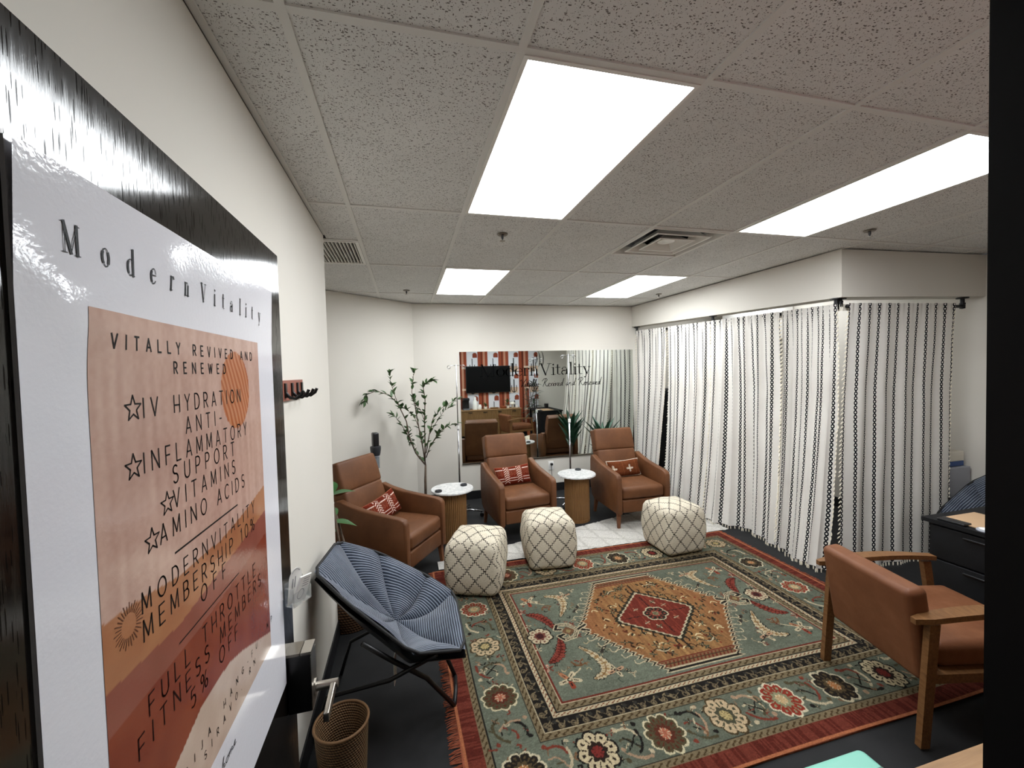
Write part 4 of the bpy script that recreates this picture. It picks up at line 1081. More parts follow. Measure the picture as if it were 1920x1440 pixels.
# --- medallion: stepped hexagon
ZX, ZY = .515, .475
def medal(xx, yy, grow=0., step=True):
    y2 = np.abs(yy) ; st = .036
    yq = np.floor(y2 / st) * st if step else y2
    tri = np.abs(np.mod(y2 / st, 1) - .5) * .050 - .012 if step else 0
    half = np.where(yq < .05, ZX - .0, ZX - .02 - (yq - .05) * .66) + tri
    return (np.abs(xx) < half + grow) & (y2 < ZY + grow)
paint(medal(X, Y, .036) & field, CRM); paint(medal(X, Y, .027) & field, BLK); paint(medal(X, Y, .012) & field, CRM)
inn = medal(X, Y, 0) & field
g_ = vnoise(X * 90, Y * 7, 41); g2 = vnoise(X * 3, Y * 3, 42)
cg = L3('#7f5530') * (1 - g_[..., None]) + L3('#a37a47') * g_[..., None]; cg = cg * (.86 + .28 * g2[..., None])
rim_ = np.clip((np.abs(X) / ZX) ** 2, 0, 1)[..., None]; cg = cg * (1 - .55 * rim_) + L3('#8c4c2c') * .55 * rim_
c[inn] = cg[inn]
paint(inn & (np.abs(Y) > ZY - .055), '#7d5a3a'); paint(inn & (np.abs(Y) > ZY - .05) & (np.mod(X / .026 + np.abs(Y) / .05, 1) < .42), '#6b2a1b'); paint(inn & (np.abs(np.abs(Y) - (ZY - .028)) < .003), '#4a3a24'); paint(inn & (np.abs(np.abs(Y) - (ZY - .057)) < .004), RED)
for s in (-1, 1):        # hooks on the outer steps and the side pendants
    for v in (-1, 1):
        for k in range(5):
            y = v * (.12 + .066 * k); x = s * (ZX + .03 - (abs(y) - .05) * .66); stroke([(x, y), (x + s * .04, y + v * .012)], .0035, CRM); hook((x + s * .04, y + v * .012), (x + s * .065, y + v * .01), (x + s * .055, y - v * .022), CRM, .0035)
        for wd, cc in ((.016, CRM), (.009, BLK)):
            stroke([(s * (ZX - .0), v * .03), (s * (ZX + .065), 0), (s * (ZX + .11), v * .065), (s * (ZX + .18), v * .075), (s * (ZX + .205), v * .035), (s * (ZX + .17), v * .025)], wd, cc)
        stroke([(s * (ZX + .065), 0), (s * (ZX + .11), v * .065), (s * (ZX + .18), v * .075)], .0035, CRM)
    sl = sub(s * (ZX + .13), 0, .06); psub(sl, (np.abs(Xw[sl] - s * (ZX + .13)) + np.abs(Yw[sl])) < .045, '#6b4a30'); psub(sl, (np.abs(Xw[sl] - s * (ZX + .13)) + np.abs(Yw[sl])) < .02, '#8d7a4e')
rg = random.Random(5)
for k in range(420):     # scattered little flowers on the gold ground
    x, y = rg.uniform(-.48, .48), rg.uniform(-.39, .39)
    if abs(x) > ZX - .05 - max(0, abs(y) - .05) * .66 or abs(x) / .34 + abs(y) / .36 < 1: continue
    q = k % 4
    if q == 0: flower(x, y, .021, ['#3c2f1e', '#5a5a40'], 4, rg.random() * 3)
    elif q == 1: stroke([(x, y), (x + rg.uniform(-.014, .014), y + .014)], .0075, rg.choice(['#3a2415', '#5e2a18', '#2e2a1e']))
    elif q == 2: hook((x - .02, y), (x, y + .03), (x + .022, y - .006), rg.choice(['#3d2a18', '#d8c392', '#4b4a34']), .0038)
    else: stroke([(x, y), (x + .004, y + .004)], .006, rg.choice(['#55301a', '#7d2a18', '#c3b184']))
# inner diamond
def dia(k): 
    st = .030; yq = np.abs(Y); z = np.abs(np.mod(yq / st, 1) - .5) * .022
    return np.abs(X) / (.255 * k) + np.maximum(0, yq - .02) / (.235 * k) < 1 + z / .2
paint(dia(1.16), '#2d2a1e'); paint(dia(1.06), CRM); paint(dia(1.0), RED); m0 = dia(1.0) & (vnoise(X * 100, Y * 10, 51) > .6); paint(m0, '#8f3a26', .5)
for s in (-1, 1):
    for v in (-1, 1):
        for k in range(6):
            f_ = (k + .5) / 6; x, y = s * .30 * (1 - f_), v * .285 * f_; hook((x, y), (x + s * .03, y + v * .03), (x + s * .012, y + v * .05), '#2a2118', .0055)
        hook((s * .12, v * .33), (s * .16, v * .37), (s * .20, v * .32), CRM, .004); hook((s * .11, v * .325), (s * .16, v * .36), (s * .20, v * .31), '#33301f', .004)
    stroke([(s * .08, 0), (s * .23, 0)], .003, BLK); stroke([(0, s * .07), (0, s * .21)], .003, BLK)
    for q_ in (-1, 1): flower(s * .11, q_ * .075, .018, [CRM, '#b9704e'], 4, .3)
    flower(s * .055, s * .13, .02, ['#54513a', CRM], 4); stroke([(0, s * .29), (0, s * .38)], .007, '#2a2118')
rosette(0, 0, .078, 6, CRM, '#28241c', '#8a3d2c', '#5b5a3e', .9, .3)
# worn abrash lines
ab = vnoise(X * 160, Y * 3, 61); c *= np.where(field & ~medal(X, Y, .03), .93 + .16 * ab, 1.)[..., None]
c *= (.86 + .28 * vnoise(X * 230, Y * 230, 71))[..., None]
c *= (.80 + .40 * vnoise(X * 120, Y * 300, 72))[..., None]
lum = c.mean(-1, keepdims=True); c = np.clip((lum + (c - lum) * .92) * .98, 0, 1)
rug = thing('patterned_rug', 'sage green and rust oriental rug with central medallion on the floor', 'rug', (RC[0], RC[1], 0))
hgt = .010 + .0012 * (vnoise(X * 5, Y * 5, 81) - .5)
V = np.stack([X + .004 * np.sin(Y * 5) + .012 * (X / HX) * (Y / HY), Y + .004 * np.sin(X * 4 + 1), hgt], -1).reshape(-1, 3)
idx = np.arange((nu + 1) * (nv + 1)).reshape(nv + 1, nu + 1)
Fq = np.stack([idx[:-1, :-1], idx[:-1, 1:], idx[1:, 1:], idx[1:, :-1]], -1).reshape(-1, 4)
def np_mesh(name, V, Fq, mat, parent):
    me = bpy.data.meshes.new(name); me.vertices.add(len(V)); me.vertices.foreach_set('co', V.astype(np.float32).ravel())
    me.loops.add(Fq.size); me.loops.foreach_set('vertex_index', Fq.ravel().astype(np.int32)); me.polygons.add(len(Fq))
    me.polygons.foreach_set('loop_start', np.arange(0, Fq.size, 4, dtype=np.int32)); me.polygons.foreach_set('loop_total', np.full(len(Fq), 4, dtype=np.int32))
    me.update(calc_edges=True); me.materials.append(MATS[mat]); o = bpy.data.objects.new(name, me); COL.objects.link(o); o.parent = parent; return o
o = np_mesh('rug_pile', V, Fq, 'rug_pile', rug); setcol(o, c.reshape(-1, 3))
MB().box(-HX + .002, HX - .002, -HY + .002, HY - .002, .001, .008).build('rug_backing', 'fringe_orange', rug)
# fringes on the short ends: many short twisted threads (uncountable)
for s in (-1, 1):
    m = MB(); q = random.Random(4)
    MB_n = 300
    for k in range(MB_n):
        y = -HY + 2 * HY * (k + .5) / MB_n + q.uniform(-.002, .002); L = q.uniform(.036, .052); dy = q.uniform(-.012, .012); w_ = .0022
        x0 = s * (HX - .004); x1 = s * (HX + L)
        m.add([(x0, y - w_, .007), (x0, y + w_, .007), ((x0 + x1) / 2, y + w_ + dy * .3, .006), ((x0 + x1) / 2, y - w_ + dy * .3, .006), (x1, y + w_ + dy, .0015), (x1, y - w_ + dy, .0015), (x0, y, .010), ((x0 + x1) / 2, y + dy * .3, .009), (x1, y + dy, .004)],
              [(0, 6, 7, 3), (6, 1, 2, 7), (3, 7, 8, 5), (7, 2, 4, 8)])
    o = m.build('fringe', 'fringe_orange', rug); o['kind'] = 'stuff'
# white trellis rug further back
wr = thing('white_rug', 'white shag trellis rug under the poufs and the right recliner', 'rug', (0, 0, 0))
P00, P10, P11, P01 = (.25, 3.60), (3.10, 3.50), (3.16, 4.02), (2.0, 4.02)
poly = [(.22, 3.55), (3.17, 3.50), (3.17, 4.35), (2.35, 4.30), (1.75, 4.075), (1.2, 3.93), (.24, 3.70)]
nu, nv = 300, 90
Xq, Yq = np.meshgrid(np.linspace(0, 1, nu + 1), np.linspace(0, 1, nv + 1))
lo = 3.545 - .015 * Xq; hi = np.interp(.22 + 2.95 * Xq, [.22, 1.2, 1.75, 2.35, 3.17], [3.70, 3.93, 4.075, 4.24, 4.42])
WX = .22 + 2.95 * Xq; WY = lo + (hi - lo) * Yq
uu = WX * .82 + WY * .57; vv = -WX * .57 + WY * .82
la = np.abs(np.mod((uu + vv * .62) / .25, 1) - .5); lb_ = np.abs(np.mod((uu - vv * .62) / .25, 1) - .5); lat = np.minimum(la, lb_) + .05 * (vnoise(WX * 40, WY * 40, 5) - .5)
wc = np.where((lat < .07)[..., None], L3('#cdc9c0'), L3('#dedad2')) * (.9 + .2 * vnoise(WX * 90, WY * 90, 6))[..., None]
V = np.stack([WX, WY, .006 + .004 * (lat > .07) + .002 * vnoise(WX * 60, WY * 60, 7)], -1).reshape(-1, 3)
idx = np.arange((nu + 1) * (nv + 1)).reshape(nv + 1, nu + 1); Fq = np.stack([idx[:-1, :-1], idx[:-1, 1:], idx[1:, 1:], idx[1:, :-1]], -1).reshape(-1, 4)
o = np_mesh('shag_pile', V, Fq, 'rug_white_mat', wr); setcol(o, wc.reshape(-1, 3))
# ================================================================== CURTAINS AND ROD
def rodx(y): return 3.295 + (5.45 - y) * .035
def rodz(y): return 2.212 - (5.4 - y) * .0245
rod = thing('curtain_rod', 'black iron pipe curtain rod hung under the bulkhead', 'curtain rod', (0, 0, 0))
cz = rodz(2.56)
MB().tube([(rodx(5.42), 5.42, rodz(5.42)), (rodx(4.0), 4.0, rodz(4.0)), (rodx(2.60), 2.60, cz)], .0135, 12).build('pipe', 'black_metal', rod, True)
MB().tube([(3.43, 2.545, cz), (4.72, 2.525, cz + .012)], .0135, 12).build('pipe', 'black_metal', rod, True)
for x, y, z0, z1 in ((rodx(5.41), 5.41, rodz(5.41), 2.296), (rodx(3.93), 3.93, rodz(3.93), 2.254), (rodx(2.60), 2.60, cz, 2.214), (3.435, 2.60, cz + .02, 2.214), (4.72, 2.525, cz + .012, 2.232)):
    m = MB(); m.tube([(x, y, z0 - .012), (x, y, z1)], .0155, 12); m.lathe([(.001, z1 - .012), (.042, z1 - .01), (.042, z1 - .001), (.001, z1 - .001)], 20, c=(x, y, 0)); m.lathe([(.015, z0 + .014), (.021, z0 + .016), (.021, z0 + .03), (.015, z0 + .032)], 14, c=(x, y, 0)); m.lathe([(.001, z0 - .022), (.019, z0 - .018), (.020, z0 + .012), (.001, z0 + .016)], 14, c=(x, y, 0))
    m.build('bracket', 'black_metal', rod, 40)
def smooth(a): return a * a * (3 - 2 * a)
BOTY = [2.5, 2.62, 2.85, 3.14, 3.45, 3.75, 4.3, 5.4]; BOTX = [3.22, 3.15, 3.19, 3.25, 3.28, 3.12, 3.14, 3.22]
def curtain_main(label, y0, y1, yb0, yb1, ph, cloth=1.2, seed=0, hem=.035):
    """runs along the bulkhead from y0 (far) to y1 (near); yb* = same at the hem"""
    t = thing('curtain', label, 'curtain', (0, 0, 0), 0, 'white chain-striped curtains')
    nf = max(4, round(cloth / .19)); nu, nv = 110, 46
    q = random.Random(seed); offs = [q.uniform(-.35, .35) for _ in range(nf + 3)]; amp = [q.uniform(.55, 1.25) for _ in range(nf + 3)]
    def fold(a, b):
        s = a * nf; i = int(s); k = amp[i] * (1 - (s - i)) + amp[i + 1] * (s - i); o_ = offs[i] * (1 - (s - i)) + offs[i + 1] * (s - i)
        return k * math.sin(2 * math.pi * (s + ph + o_ * b * .8)) + .16 * math.sin(2 * math.pi * s * 2.3 + ph * 5 + 2 * b)
    def f(a, b):                      # b = 0 top .. 1 hem
        yt = y0 + (y1 - y0) * a; yb = yb0 + (yb1 - yb0) * a; g = smooth(b)
        y = yt + (yb - yt) * g; xt = rodx(yt); xb = float(np.interp(yb, BOTY, BOTX)); x = xt + (xb - xt) * b ** 1.4
        zt = rodz(yt) + .022; hz = hem + .012 * math.sin(a * 9 + ph * 4); z = zt + (hz - zt) * b
        A = .007 + .016 * min(1, b * 3) ; hd = max(0, 1 - b * 42)
        dx = A * fold(a, b) + .009 * math.sin(a * nf * 2 * math.pi * 3.1) * max(0, 1 - b * 16)
        dy = .012 * fold(a + .18 / nf, b) * min(1, b * 3) + .006 * (vn(a * 14 + seed, b * 9) - .5)
        return (x + dx - .026 * max(0, 1 - b * 3), y + dy, z)
    MB().grid(f, nu, nv, lambda a, b: (a * cloth + seed * .031, (1 - b) * 2.1)).build('cloth', 'curtain_cloth', t, True)
    MB().grid(lambda a, b: tuple(Vector(f(a, b * .026)) + Vector((.048, 0, 0))), nu, 2).build('header', 'off_white', t, True)
    tassels(t, f, cloth); return t
def tassels(t, f, cloth, edges=(0, 1)):
    m = MB(); n = int(cloth / .034)
    for k in range(n):
        p = Vector(f((k + .5) / n, 1.0)); m.tube([p, p + Vector((0, 0, -.012)), p + Vector((0, 0, -.03))], [.0018, .0048, .0036], 5)
    o = m.build('hem_tassels', 'tassel', t); o['kind'] = 'stuff'
    for e in edges:
        m = MB(); q = random.Random(int(e * 7 + cloth * 100)); n = 58
        for k in range(n):
            b = .02 + .96 * (k + .5) / n; p = Vector(f(e, b)); ex = Vector((-.016 + q.uniform(-.008, .006), (-.006 if e else .006) + q.uniform(-.006, .006), -.022))
            m.tube([p, p + ex * .5, p + ex], [.002, .0052, .0032], 5)
        o = m.build('edge_tassels', 'tassel', t); o['kind'] = 'stuff'
curtain_main('striped curtain at the far end, pulled left beside the mirror', 5.40, 4.72, 5.38, 4.83, .1, 1.2, 1)
curtain_main('striped curtain right of the dark slit, behind the right recliner', 4.69, 3.95, 4.62, 3.90, .35, 1.2, 2)
curtain_main('striped curtain in the middle of the long run', 3.93, 3.08, 3.86, 3.05, .6, 1.2, 3)
curtain_main('striped curtain at the near corner of the long run', 3.07, 2.575, 3.03, 2.54, .2, 1.2, 4)
def curtain_side(label):
    t = thing('curtain', label, 'curtain', (0, 0, 0), 0, 'white chain-striped curtains'); cloth = 1.25
    def f(a, b):
        x = 3.425 + 1.155 * a - .10 * b * (1 - a) - .07 * b * a; zt = cz + .022 + .012 * a; z = zt + (.03 - zt) * b
        A = .004 + .010 * min(1, b * 2.5)
        y = 2.543 - .024 * max(0, 1 - b * 3) - .02 * a + A * (math.sin(a * 31 + 1.5 * b) * (1 - .5 * a) + .14 * math.sin(a * 67 + 3 * b)) - .035 * b + .004 * math.sin(a * 150) * max(0, 1 - b * 16)
        return (x + .008 * (vn(a * 12, b * 7) - .5), y, z)
    MB().grid(f, 110, 46, lambda a, b: (a * cloth + .05, (1 - b) * 2.1)).build('cloth', 'curtain_cloth', t, True)
    MB().grid(lambda a, b: tuple(Vector(f(a, b * .026)) + Vector((0, .046, 0))), 110, 2).build('header', 'off_white', t, True)
    tassels(t, f, cloth); return t
curtain_side('flat striped curtain on the short return by the desk')

bc = thing('black_cabinet', 'black cabinet glimpsed through the slit between the far curtains', 'cabinet', (3.78, 5.20, 0))
MB().rbox((0, 0, .70), (.62, .40, 1.36), .006, 2).build('cabinet_body', 'desk_black', bc, 40)
for sx in (-1, 1):
    dr = MB().rbox((sx * .15, -.205, .70), (.29, .012, 1.30), .003, 2).build('cabinet_door', 'desk_black', bc, 40); MB().tube([(sx * .03, -.22, .62), (sx * .03, -.22, .78)], .006, 8).build('handle', 'black_metal', dr, True)
for sx in (-1, 1): MB().box(sx * .27 - .02, sx * .27 + .02, -.17, .17, 0, .02).build('foot', 'dark_rubber', bc)
# white cupboard seen above the curtain
o = MB().rbox((4.66, 4.66, 2.28), (.40, .78, .50), .008, 2).build('wall_cupboard', 'white_plastic', None, 40); tag(o, 'bright white cupboard showing above the curtain under the bulkhead', 'cupboard')

# ================================================================== MIRROR
YM = YB - .008
mir = thing('wall_mirror', 'wide frameless mirror with black lettering on the back wall', 'mirror', (0, 0, 0))
MB().box(.692, 3.24, YM, YB - .001, .487, 1.966).build('mirror_glass', 'mirror_glass', mir)
MB().box(.690, 3.24, YM - .006, YB - .001, .470, .487).build('bottom_channel', 'steel_side', mir)
MF = lambda x, z: (x, YM - .0012, z)
serif_natural('ModernVitality', .955, 2.565, 1.630, .158, MF, 'decal_black', mir)
script_line('Vitally Revived and Renewed', 1.50, 2.71, 1.472, .105, .0068, MF, 'decal_black', mir)
for k, (x0, h_) in enumerate(((1.745, .11), (1.79, .17), (1.84, .17))):
    m = MB(); pts = arc(x0 - .04, 1.85, .055, h_ * .75, -58, 58, 14)
    for i in range(len(pts) - 1): m.ribbon(pts[i:i + 2], .002 + .010 * math.sin(math.pi * (i + .5) / 14), MF)
    m.build('emblem_stroke', 'decal_black', mir)

# outlet and plug
ou = thing('wall_outlet', 'white wall outlet under the mirror with a black plug', 'outlet', (1.93, YB - .006, .36))
MB().rbox((0, 0, 0), (.075, .01, .118), .003, 2).build('cover_plate', 'white_plastic', ou, 40)
MB().rbox((.004, -.02, .022), (.035, .035, .032), .008, 2).build('plug', 'black_plastic', ou, True)
MB().tube([(.004, -.03, .012), (-.006, -.032, -.06), (.006, -.025, -.16), (.0, -.02, -.24), (.03, -.03, -.33)], .0035, 6).build('cord', 'dark_rubber', ou, True)

# ================================================================== PLANTS
def leaf_mesh(L, W, mat, bend=.15, fold=.2, n=5):
    m = MB(); vs = []; fs = []
    for i in range(n + 1):
        s = i / n; w_ = W * math.sin(math.pi * min(.98, s * .9 + .08)) ** .8 * (1 - s ** 5); z = -bend * L * s * s
        vs += [(-w_ / 2, s * L, z + fold * w_), (0, s * L, z), (w_ / 2, s * L, z + fold * w_)]
    for i in range(n):
        a = 3 * i; fs += [(a, a + 1, a + 4, a + 3), (a + 1, a + 2, a + 5, a + 4)]
    return m.add(vs, fs)
def place_leaf(me, parent, p, d, up=Vector((0, 0, 1)), s=1., name='leaf', root=None):
    d = Vector(d).normalized(); x = d.cross(up)
    x = x.normalized() if x.length > 1e-4 else Vector((1, 0, 0)); z = x.cross(d)
    o = bpy.data.objects.new(name, me); COL.objects.link(o); o.parent = parent
    Mx = Matrix((x, d, z)).transposed().to_4x4(); Mx.translation = Vector(p) - (root or parent).location
    o.matrix_local = Mx @ Matrix.Scale(s, 4); return o
# slender branch tree: branches traced at depth about 4.9 m with real spread
tree = thing('branch_tree', 'slender artificial tree with small green leaves in the corner', 'plant', (.18, 4.93, 0))
def tp(px, py, dy=0.):      # helper turning photo measurements into metres at the tree's depth
    d_ = fwd + ((px - 960) / F_PX) * r2 + ((py - 720) / F_PX) * d2; k = (4.93 + dy) / d_.y
    return Vector((0, 0, CAMZ)) + d_ * k - Vector((.18, 4.93, 0))
BR = [([(798, 872), (780, 850), (768, 822), (762, 790), (745, 755), (728, 740), (705, 733), (688, 740), (683, 752)], -.10, .009),
      ([(745, 755), (738, 735), (732, 715), (731, 700)], -.06, .004), ([(798, 872), (793, 840), (785, 800), (778, 760), (772, 735), (775, 705), (778, 695)], .12, .008),
      ([(797, 868), (797, 830), (796, 790), (797, 750), (793, 722), (800, 718), (812, 714)], -.12, .008), ([(799, 850), (805, 815), (812, 785), (828, 765), (848, 753), (860, 748)], .16, .006),
      ([(799, 858), (806, 838), (820, 815), (838, 800), (858, 793)], -.15, .006), ([(806, 838), (815, 825), (825, 812)], -.05, .004), ([(768, 822), (755, 800), (742, 782), (735, 778)], .1, .005),
      ([(785, 800), (776, 780), (762, 768), (752, 762)], -.12, .004), ([(796, 790), (788, 768), (778, 752)], .1, .004), ([(805, 815), (818, 792), (833, 770), (846, 762)], -.1, .004), ([(762, 790), (764, 815), (770, 828)], .05, .004)]
lm = leaf_mesh(.075, .040, None).build('leaf', 'leaf_green', tree); lm_data = lm.data; bpy.data.objects.remove(lm)
MB().tube([(0, 0, .12), (.004, 0, .45), tp(798, 872)], [.017, .014, .011], 8).build('trunk', 'bark', tree, True)
rl = random.Random(12)
for pts, dy, r_ in BR:
    n = len(pts); P3 = [tp(x, y, dy * i / (n - 1)) for i, (x, y) in enumerate(pts)]
    b = MB().tube(P3, [r_ * (1 - .75 * i / (n - 1)) for i in range(n)], 6).build('branch', 'bark', tree, True)
    for i in range(1, n):
        k = 6 if i > 1 else 2
        for q in range(k):
            s = rl.random(); p = P3[i - 1].lerp(P3[i], s); dr = (P3[i] - P3[i - 1]).normalized() + Vector((rl.uniform(-1, 1), rl.uniform(-1, 1), rl.uniform(-.6, .8)))
            place_leaf(lm_data, b, p + tree.location, dr, Vector((rl.uniform(-.5, .5), rl.uniform(-.5, .5), 1)), rl.uniform(.7, 1.15), root=tree)
    for q in range(3):
        place_leaf(lm_data, b, P3[-1] + tree.location, (P3[-1] - P3[-2]).normalized() + Vector((rl.uniform(-.9, .9), rl.uniform(-.9, .9), rl.uniform(-.6, .6))), s=rl.uniform(.8, 1.1), root=tree)
MB().lathe([(.001, 0), (.10, 0), (.125, .20), (.115, .20), (.105, .17), (.001, .17)], 24).build('pot', 'dark_grey', tree, 40)
# broad leaf plant in a woven basket behind the wall end
fp = thing('basket_plant', 'woven basket with broad green leaves peeking past the wall end', 'plant', (-.42, 3.02, 0))
MB().lathe([(.001, .0), (.17, .0), (.195, .10), (.20, .26), (.19, .27), (.185, .22), (.001, .21)], 36, uvh=.27).build('basket', 'wicker_dark', fp, 40)
MB().lathe([(.198, .262), (.206, .268), (.206, .278), (.19, .28), (.184, .27)], 36).build('basket_rim', 'wicker', fp, True)
MB().lathe([(.001, .225), (.186, .222)], 24).build('soil', 'soil', fp)
lm = leaf_mesh(.17, .105, None, .25, .12, 8).build('leaf', 'leaf_bright', fp, True); big = lm.data; bpy.data.objects.remove(lm)
MB().tube([(0, 0, .2), (-.06, .03, .5), (-.11, .08, .85)], .008, 6).build('stem', 'bark', fp, True)
MB().tube([(0, 0, .2), (-.03, .10, .45), (-.10, .16, .70)], .007, 6).build('stem', 'bark', fp, True)
for p, dr, s in (((-.55, 3.14, .84), (1, .15, .35), 1.), ((-.54, 3.12, .66), (1, .1, -.05), 1.), ((-.53, 3.1, .85), (-.6, .5, .5), 1), ((-.52, 3.15, .70), (-.6, .8, .3), 1), ((-.53, 3.1, .87), (-.2, .9, .7), .9), ((-.5, 3.1, .6), (-.9, -.2, .3), .9)):
    place_leaf(big, fp, p, dr, s=s)
# snake plant behind the right recliner
sp = thing('snake_plant', 'dark green pointed-leaf plant behind the right recliner', 'plant', (2.47, 4.90, 0))
MB().lathe([(.001, 0), (.11, 0), (.14, .28), (.128, .28), (.12, .24), (.001, .24)], 28).build('pot', 'off_white', sp, 40)
lm = leaf_mesh(.46, .075, None, .10, .35, 8).build('leaf', 'leaf_dark', sp, True); lng = lm.data; bpy.data.objects.remove(lm)
rl = random.Random(3)
for k in range(26):
    a = 2 * math.pi * k / 26 * 2.4; el = rl.uniform(.25, 2.6) if k > 7 else rl.uniform(1.4, 3); z = .42 + .30 * rl.random()
    place_leaf(lng, sp, (2.47, 4.90, z), (math.cos(a), math.sin(a), el), s=rl.uniform(.5, .7) if el < 1.4 else rl.uniform(.85, 1.05))
MB().tube([(0, 0, .2), (0, 0, .75)], .022, 8).build('stem', 'bark', sp, True)

# ================================================================== VACUUM, BASKET
vc = thing('stick_vacuum', 'dark grey stick vacuum standing behind the left recliner', 'vacuum cleaner', (-.35, 4.80, 0), R(20))
MB().rbox((0, 0, .98), (.065, .085, .15), .015, 3).build('motor_head', 'black_plastic', vc, True)
MB().lathe([(.001, .80), (.045, .80), (.052, .83), (.058, .87), (.058, .90), (.04, .91), (.001, .91)], 24).build('cyclone', 'dark_grey', vc, 40)
MB().lathe([(.001, .66), (.038, .66), (.038, .79), (.001, .80)], 24).build('dust_bin', 'bin_glass', vc, 40)
MB().lathe([(.04, .785), (.043, .79), (.043, .80), (.04, .805)], 24).build('bin_ring', 'soft_grey', vc, 40)
MB().tube([(0, 0, .66), (0, 0, .08)], .019, 12).build('wand', 'dark_grey', vc, True)
MB().rbox((0, -.02, .035), (.24, .10, .06), .02, 3).build('floor_head', 'grey_plastic', vc, True)
tb = thing('waste_basket', 'small round wicker waste basket beside the open door', 'basket', (-.300, 1.775, 0))
MB().lathe([(.001, .004), (.084, .0), (.090, .06), (.104, .275), (.108, .285), (.100, .285), (.096, .27), (.083, .012), (.001, .010)], 48, uvh=.285).build('basket_body', 'wicker', tb, 50)
pts = [(.104 * math.cos(2 * math.pi * k / 40), .104 * math.sin(2 * math.pi * k / 40), .287) for k in range(40)]
MB().tube(pts, .0055, 8, closed=True).build('basket_rim', 'wicker', tb, True)

# ================================================================== ARMCHAIR
ac = thing('lounge_armchair', 'low brown leather armchair with wooden arms in the right foreground', 'armchair', (2.205, 1.525, .011), R(-103.4 + 180))
# local frame: +y = backwards (towards the photo's left), x = across
def Aw(x, y, z): return (x, y, z)
lean = R(-14)
# local: front direction is -y
mtb = Matrix.Translation((0, -.055, .27)) @ Matrix.Rotation(R(-9), 4, 'X')
MB().rbox((0, 0, .205), (.50, .10, .42), .03, 4, mtb, None, 4).build('backrest', 'leather_armchair', ac, True)
cushion(MB(), (0, -.36, .375), (.50, .55, .11), .035, .012).build('seat_cushion', 'leather_armchair', ac, True)
MB().rbox((0, -.36, .305), (.52, .56, .035), .006, 2).build('seat_rail', 'armwood', ac, 40)
for s in (-1, 1):
    x = s * .272
    m = MB(); w_ = .017
    def slat(p0, p1, hw, th):
        (y0, z0), (y1, z1) = p0, p1
        return MB().add([(x - th, y0 - hw, z0), (x + th, y0 - hw, z0), (x + th, y0 + hw, z0), (x - th, y0 + hw, z0), (x - th, y1 - hw * 1.15, z1), (x + th, y1 - hw * 1.15, z1), (x + th, y1 + hw * 1.15, z1), (x - th, y1 + hw * 1.15, z1)],
                        [(3, 2, 1, 0), (4, 5, 6, 7), (0, 1, 5, 4), (1, 2, 6, 5), (2, 3, 7, 6), (3, 0, 4, 7)])
    slat((.012, 0), (-.03, .545), .020, .014).build('rear_leg', 'armwood', ac)
    slat((-.64, 0), (-.56, .55), .019, .014).build('front_leg', 'armwood', ac)
    slat((-.005, .32), (-.60, .30), .001, .012).build('side_rail', 'armwood', ac) if False else MB().box(x - .012, x + .012, -.61, .01, .285, .325).build('side_rail', 'armwood', ac)
    # arm: gently bowed board with a bevelled rear tip
    n = 10; vs = []; fs = []
    for i in range(n + 1):
        f_ = i / n; y = .055 - .66 * f_; z = .548 + .022 * math.sin(math.pi * f_) + .010 * f_; hw = .022 + .012 * math.sin(math.pi * min(1, f_ * 1.1 + .08))
        if i == 0: hw = .012
        vs += [(x - hw, y, z), (x + hw, y, z), (x + hw, y, z + .024), (x - hw, y, z + .024)]
    for i in range(n):
        a = 4 * i
        for k in range(4): fs.append((a + k, a + 4 + k, a + 4 + (k + 1) % 4, a + (k + 1) % 4))
    fs += [(0, 1, 2, 3), tuple(4 * n + k for k in (3, 2, 1, 0))]
    MB().add(vs, fs).build('arm', 'armwood', ac, 40)

# ================================================================== DESK
dk = thing('desk', 'black desk with drawers at the right edge, behind the armchair', 'desk', (3.0, 0, 0))
MB().box(0, .56, .80, 1.79, .728, .75).build('desk_top', 'desk_black', dk)
MB().box(.03, .54, 1.33, 1.765, .04, .728).build('drawer_carcass', 'desk_black', dk)
for z0, z1 in ((.525, .715), (.06, .515)):
    dr = MB().rbox((.022, 1.55, (z0 + z1) / 2), (.02, .40, z1 - z0), .003, 2).build('drawer_front', 'desk_black', dk, 40)
    MB().rbox((.008, 1.55, z1 - .03), (.012, .10, .012), .004, 2).build('drawer_pull', 'black_metal', dr, True)
[MB().box(q_, q_ + .04, .82, .86, .0, .728).build('leg', 'desk_black', dk) for q_ in (.03, .49)]; MB().box(.50, .52, .86, 1.33, .35, .728).build('modesty_panel', 'desk_black', dk)
for yy in (1.345, 1.745): MB().box(.03, .06, yy, yy + .03, 0, .04).build('foot', 'desk_black', dk)
o = MB().rbox((3.20, 1.50, .7535), (.30, .46, .006), .002, 2).build('desk_pad', 'kraft', None, 40); tag(o, 'tan kraft folder lying on the black desk', 'folder')
o = MB().rbox((3.046, 1.66, .7575), (.062, .125, .014), .004, 2).build('phone_case', 'black_plastic', None, 40); tag(o, 'small black slab device at the corner of the desk', 'device')
cp = thing('cable_puck', 'round pale charging puck with a cable on the desk', 'charger', (3.05, 1.525, .7505))
MB().lathe([(.001, .010), (.034, .010), (.038, .006), (.038, .0), (.001, .0)], 28).build('puck', 'soft_grey', cp, 40); MB().lathe([(.001, .0112), (.028, .0108)], 24).build('puck_top', 'white_plastic', cp)
MB().tube([(.03, .02, .008), (.06, -.03, .012), (.04, -.10, .010), (.08, -.17, .010), (.05, -.25, .010)], .003, 6).build('cable', 'dark_rubber', cp, True)
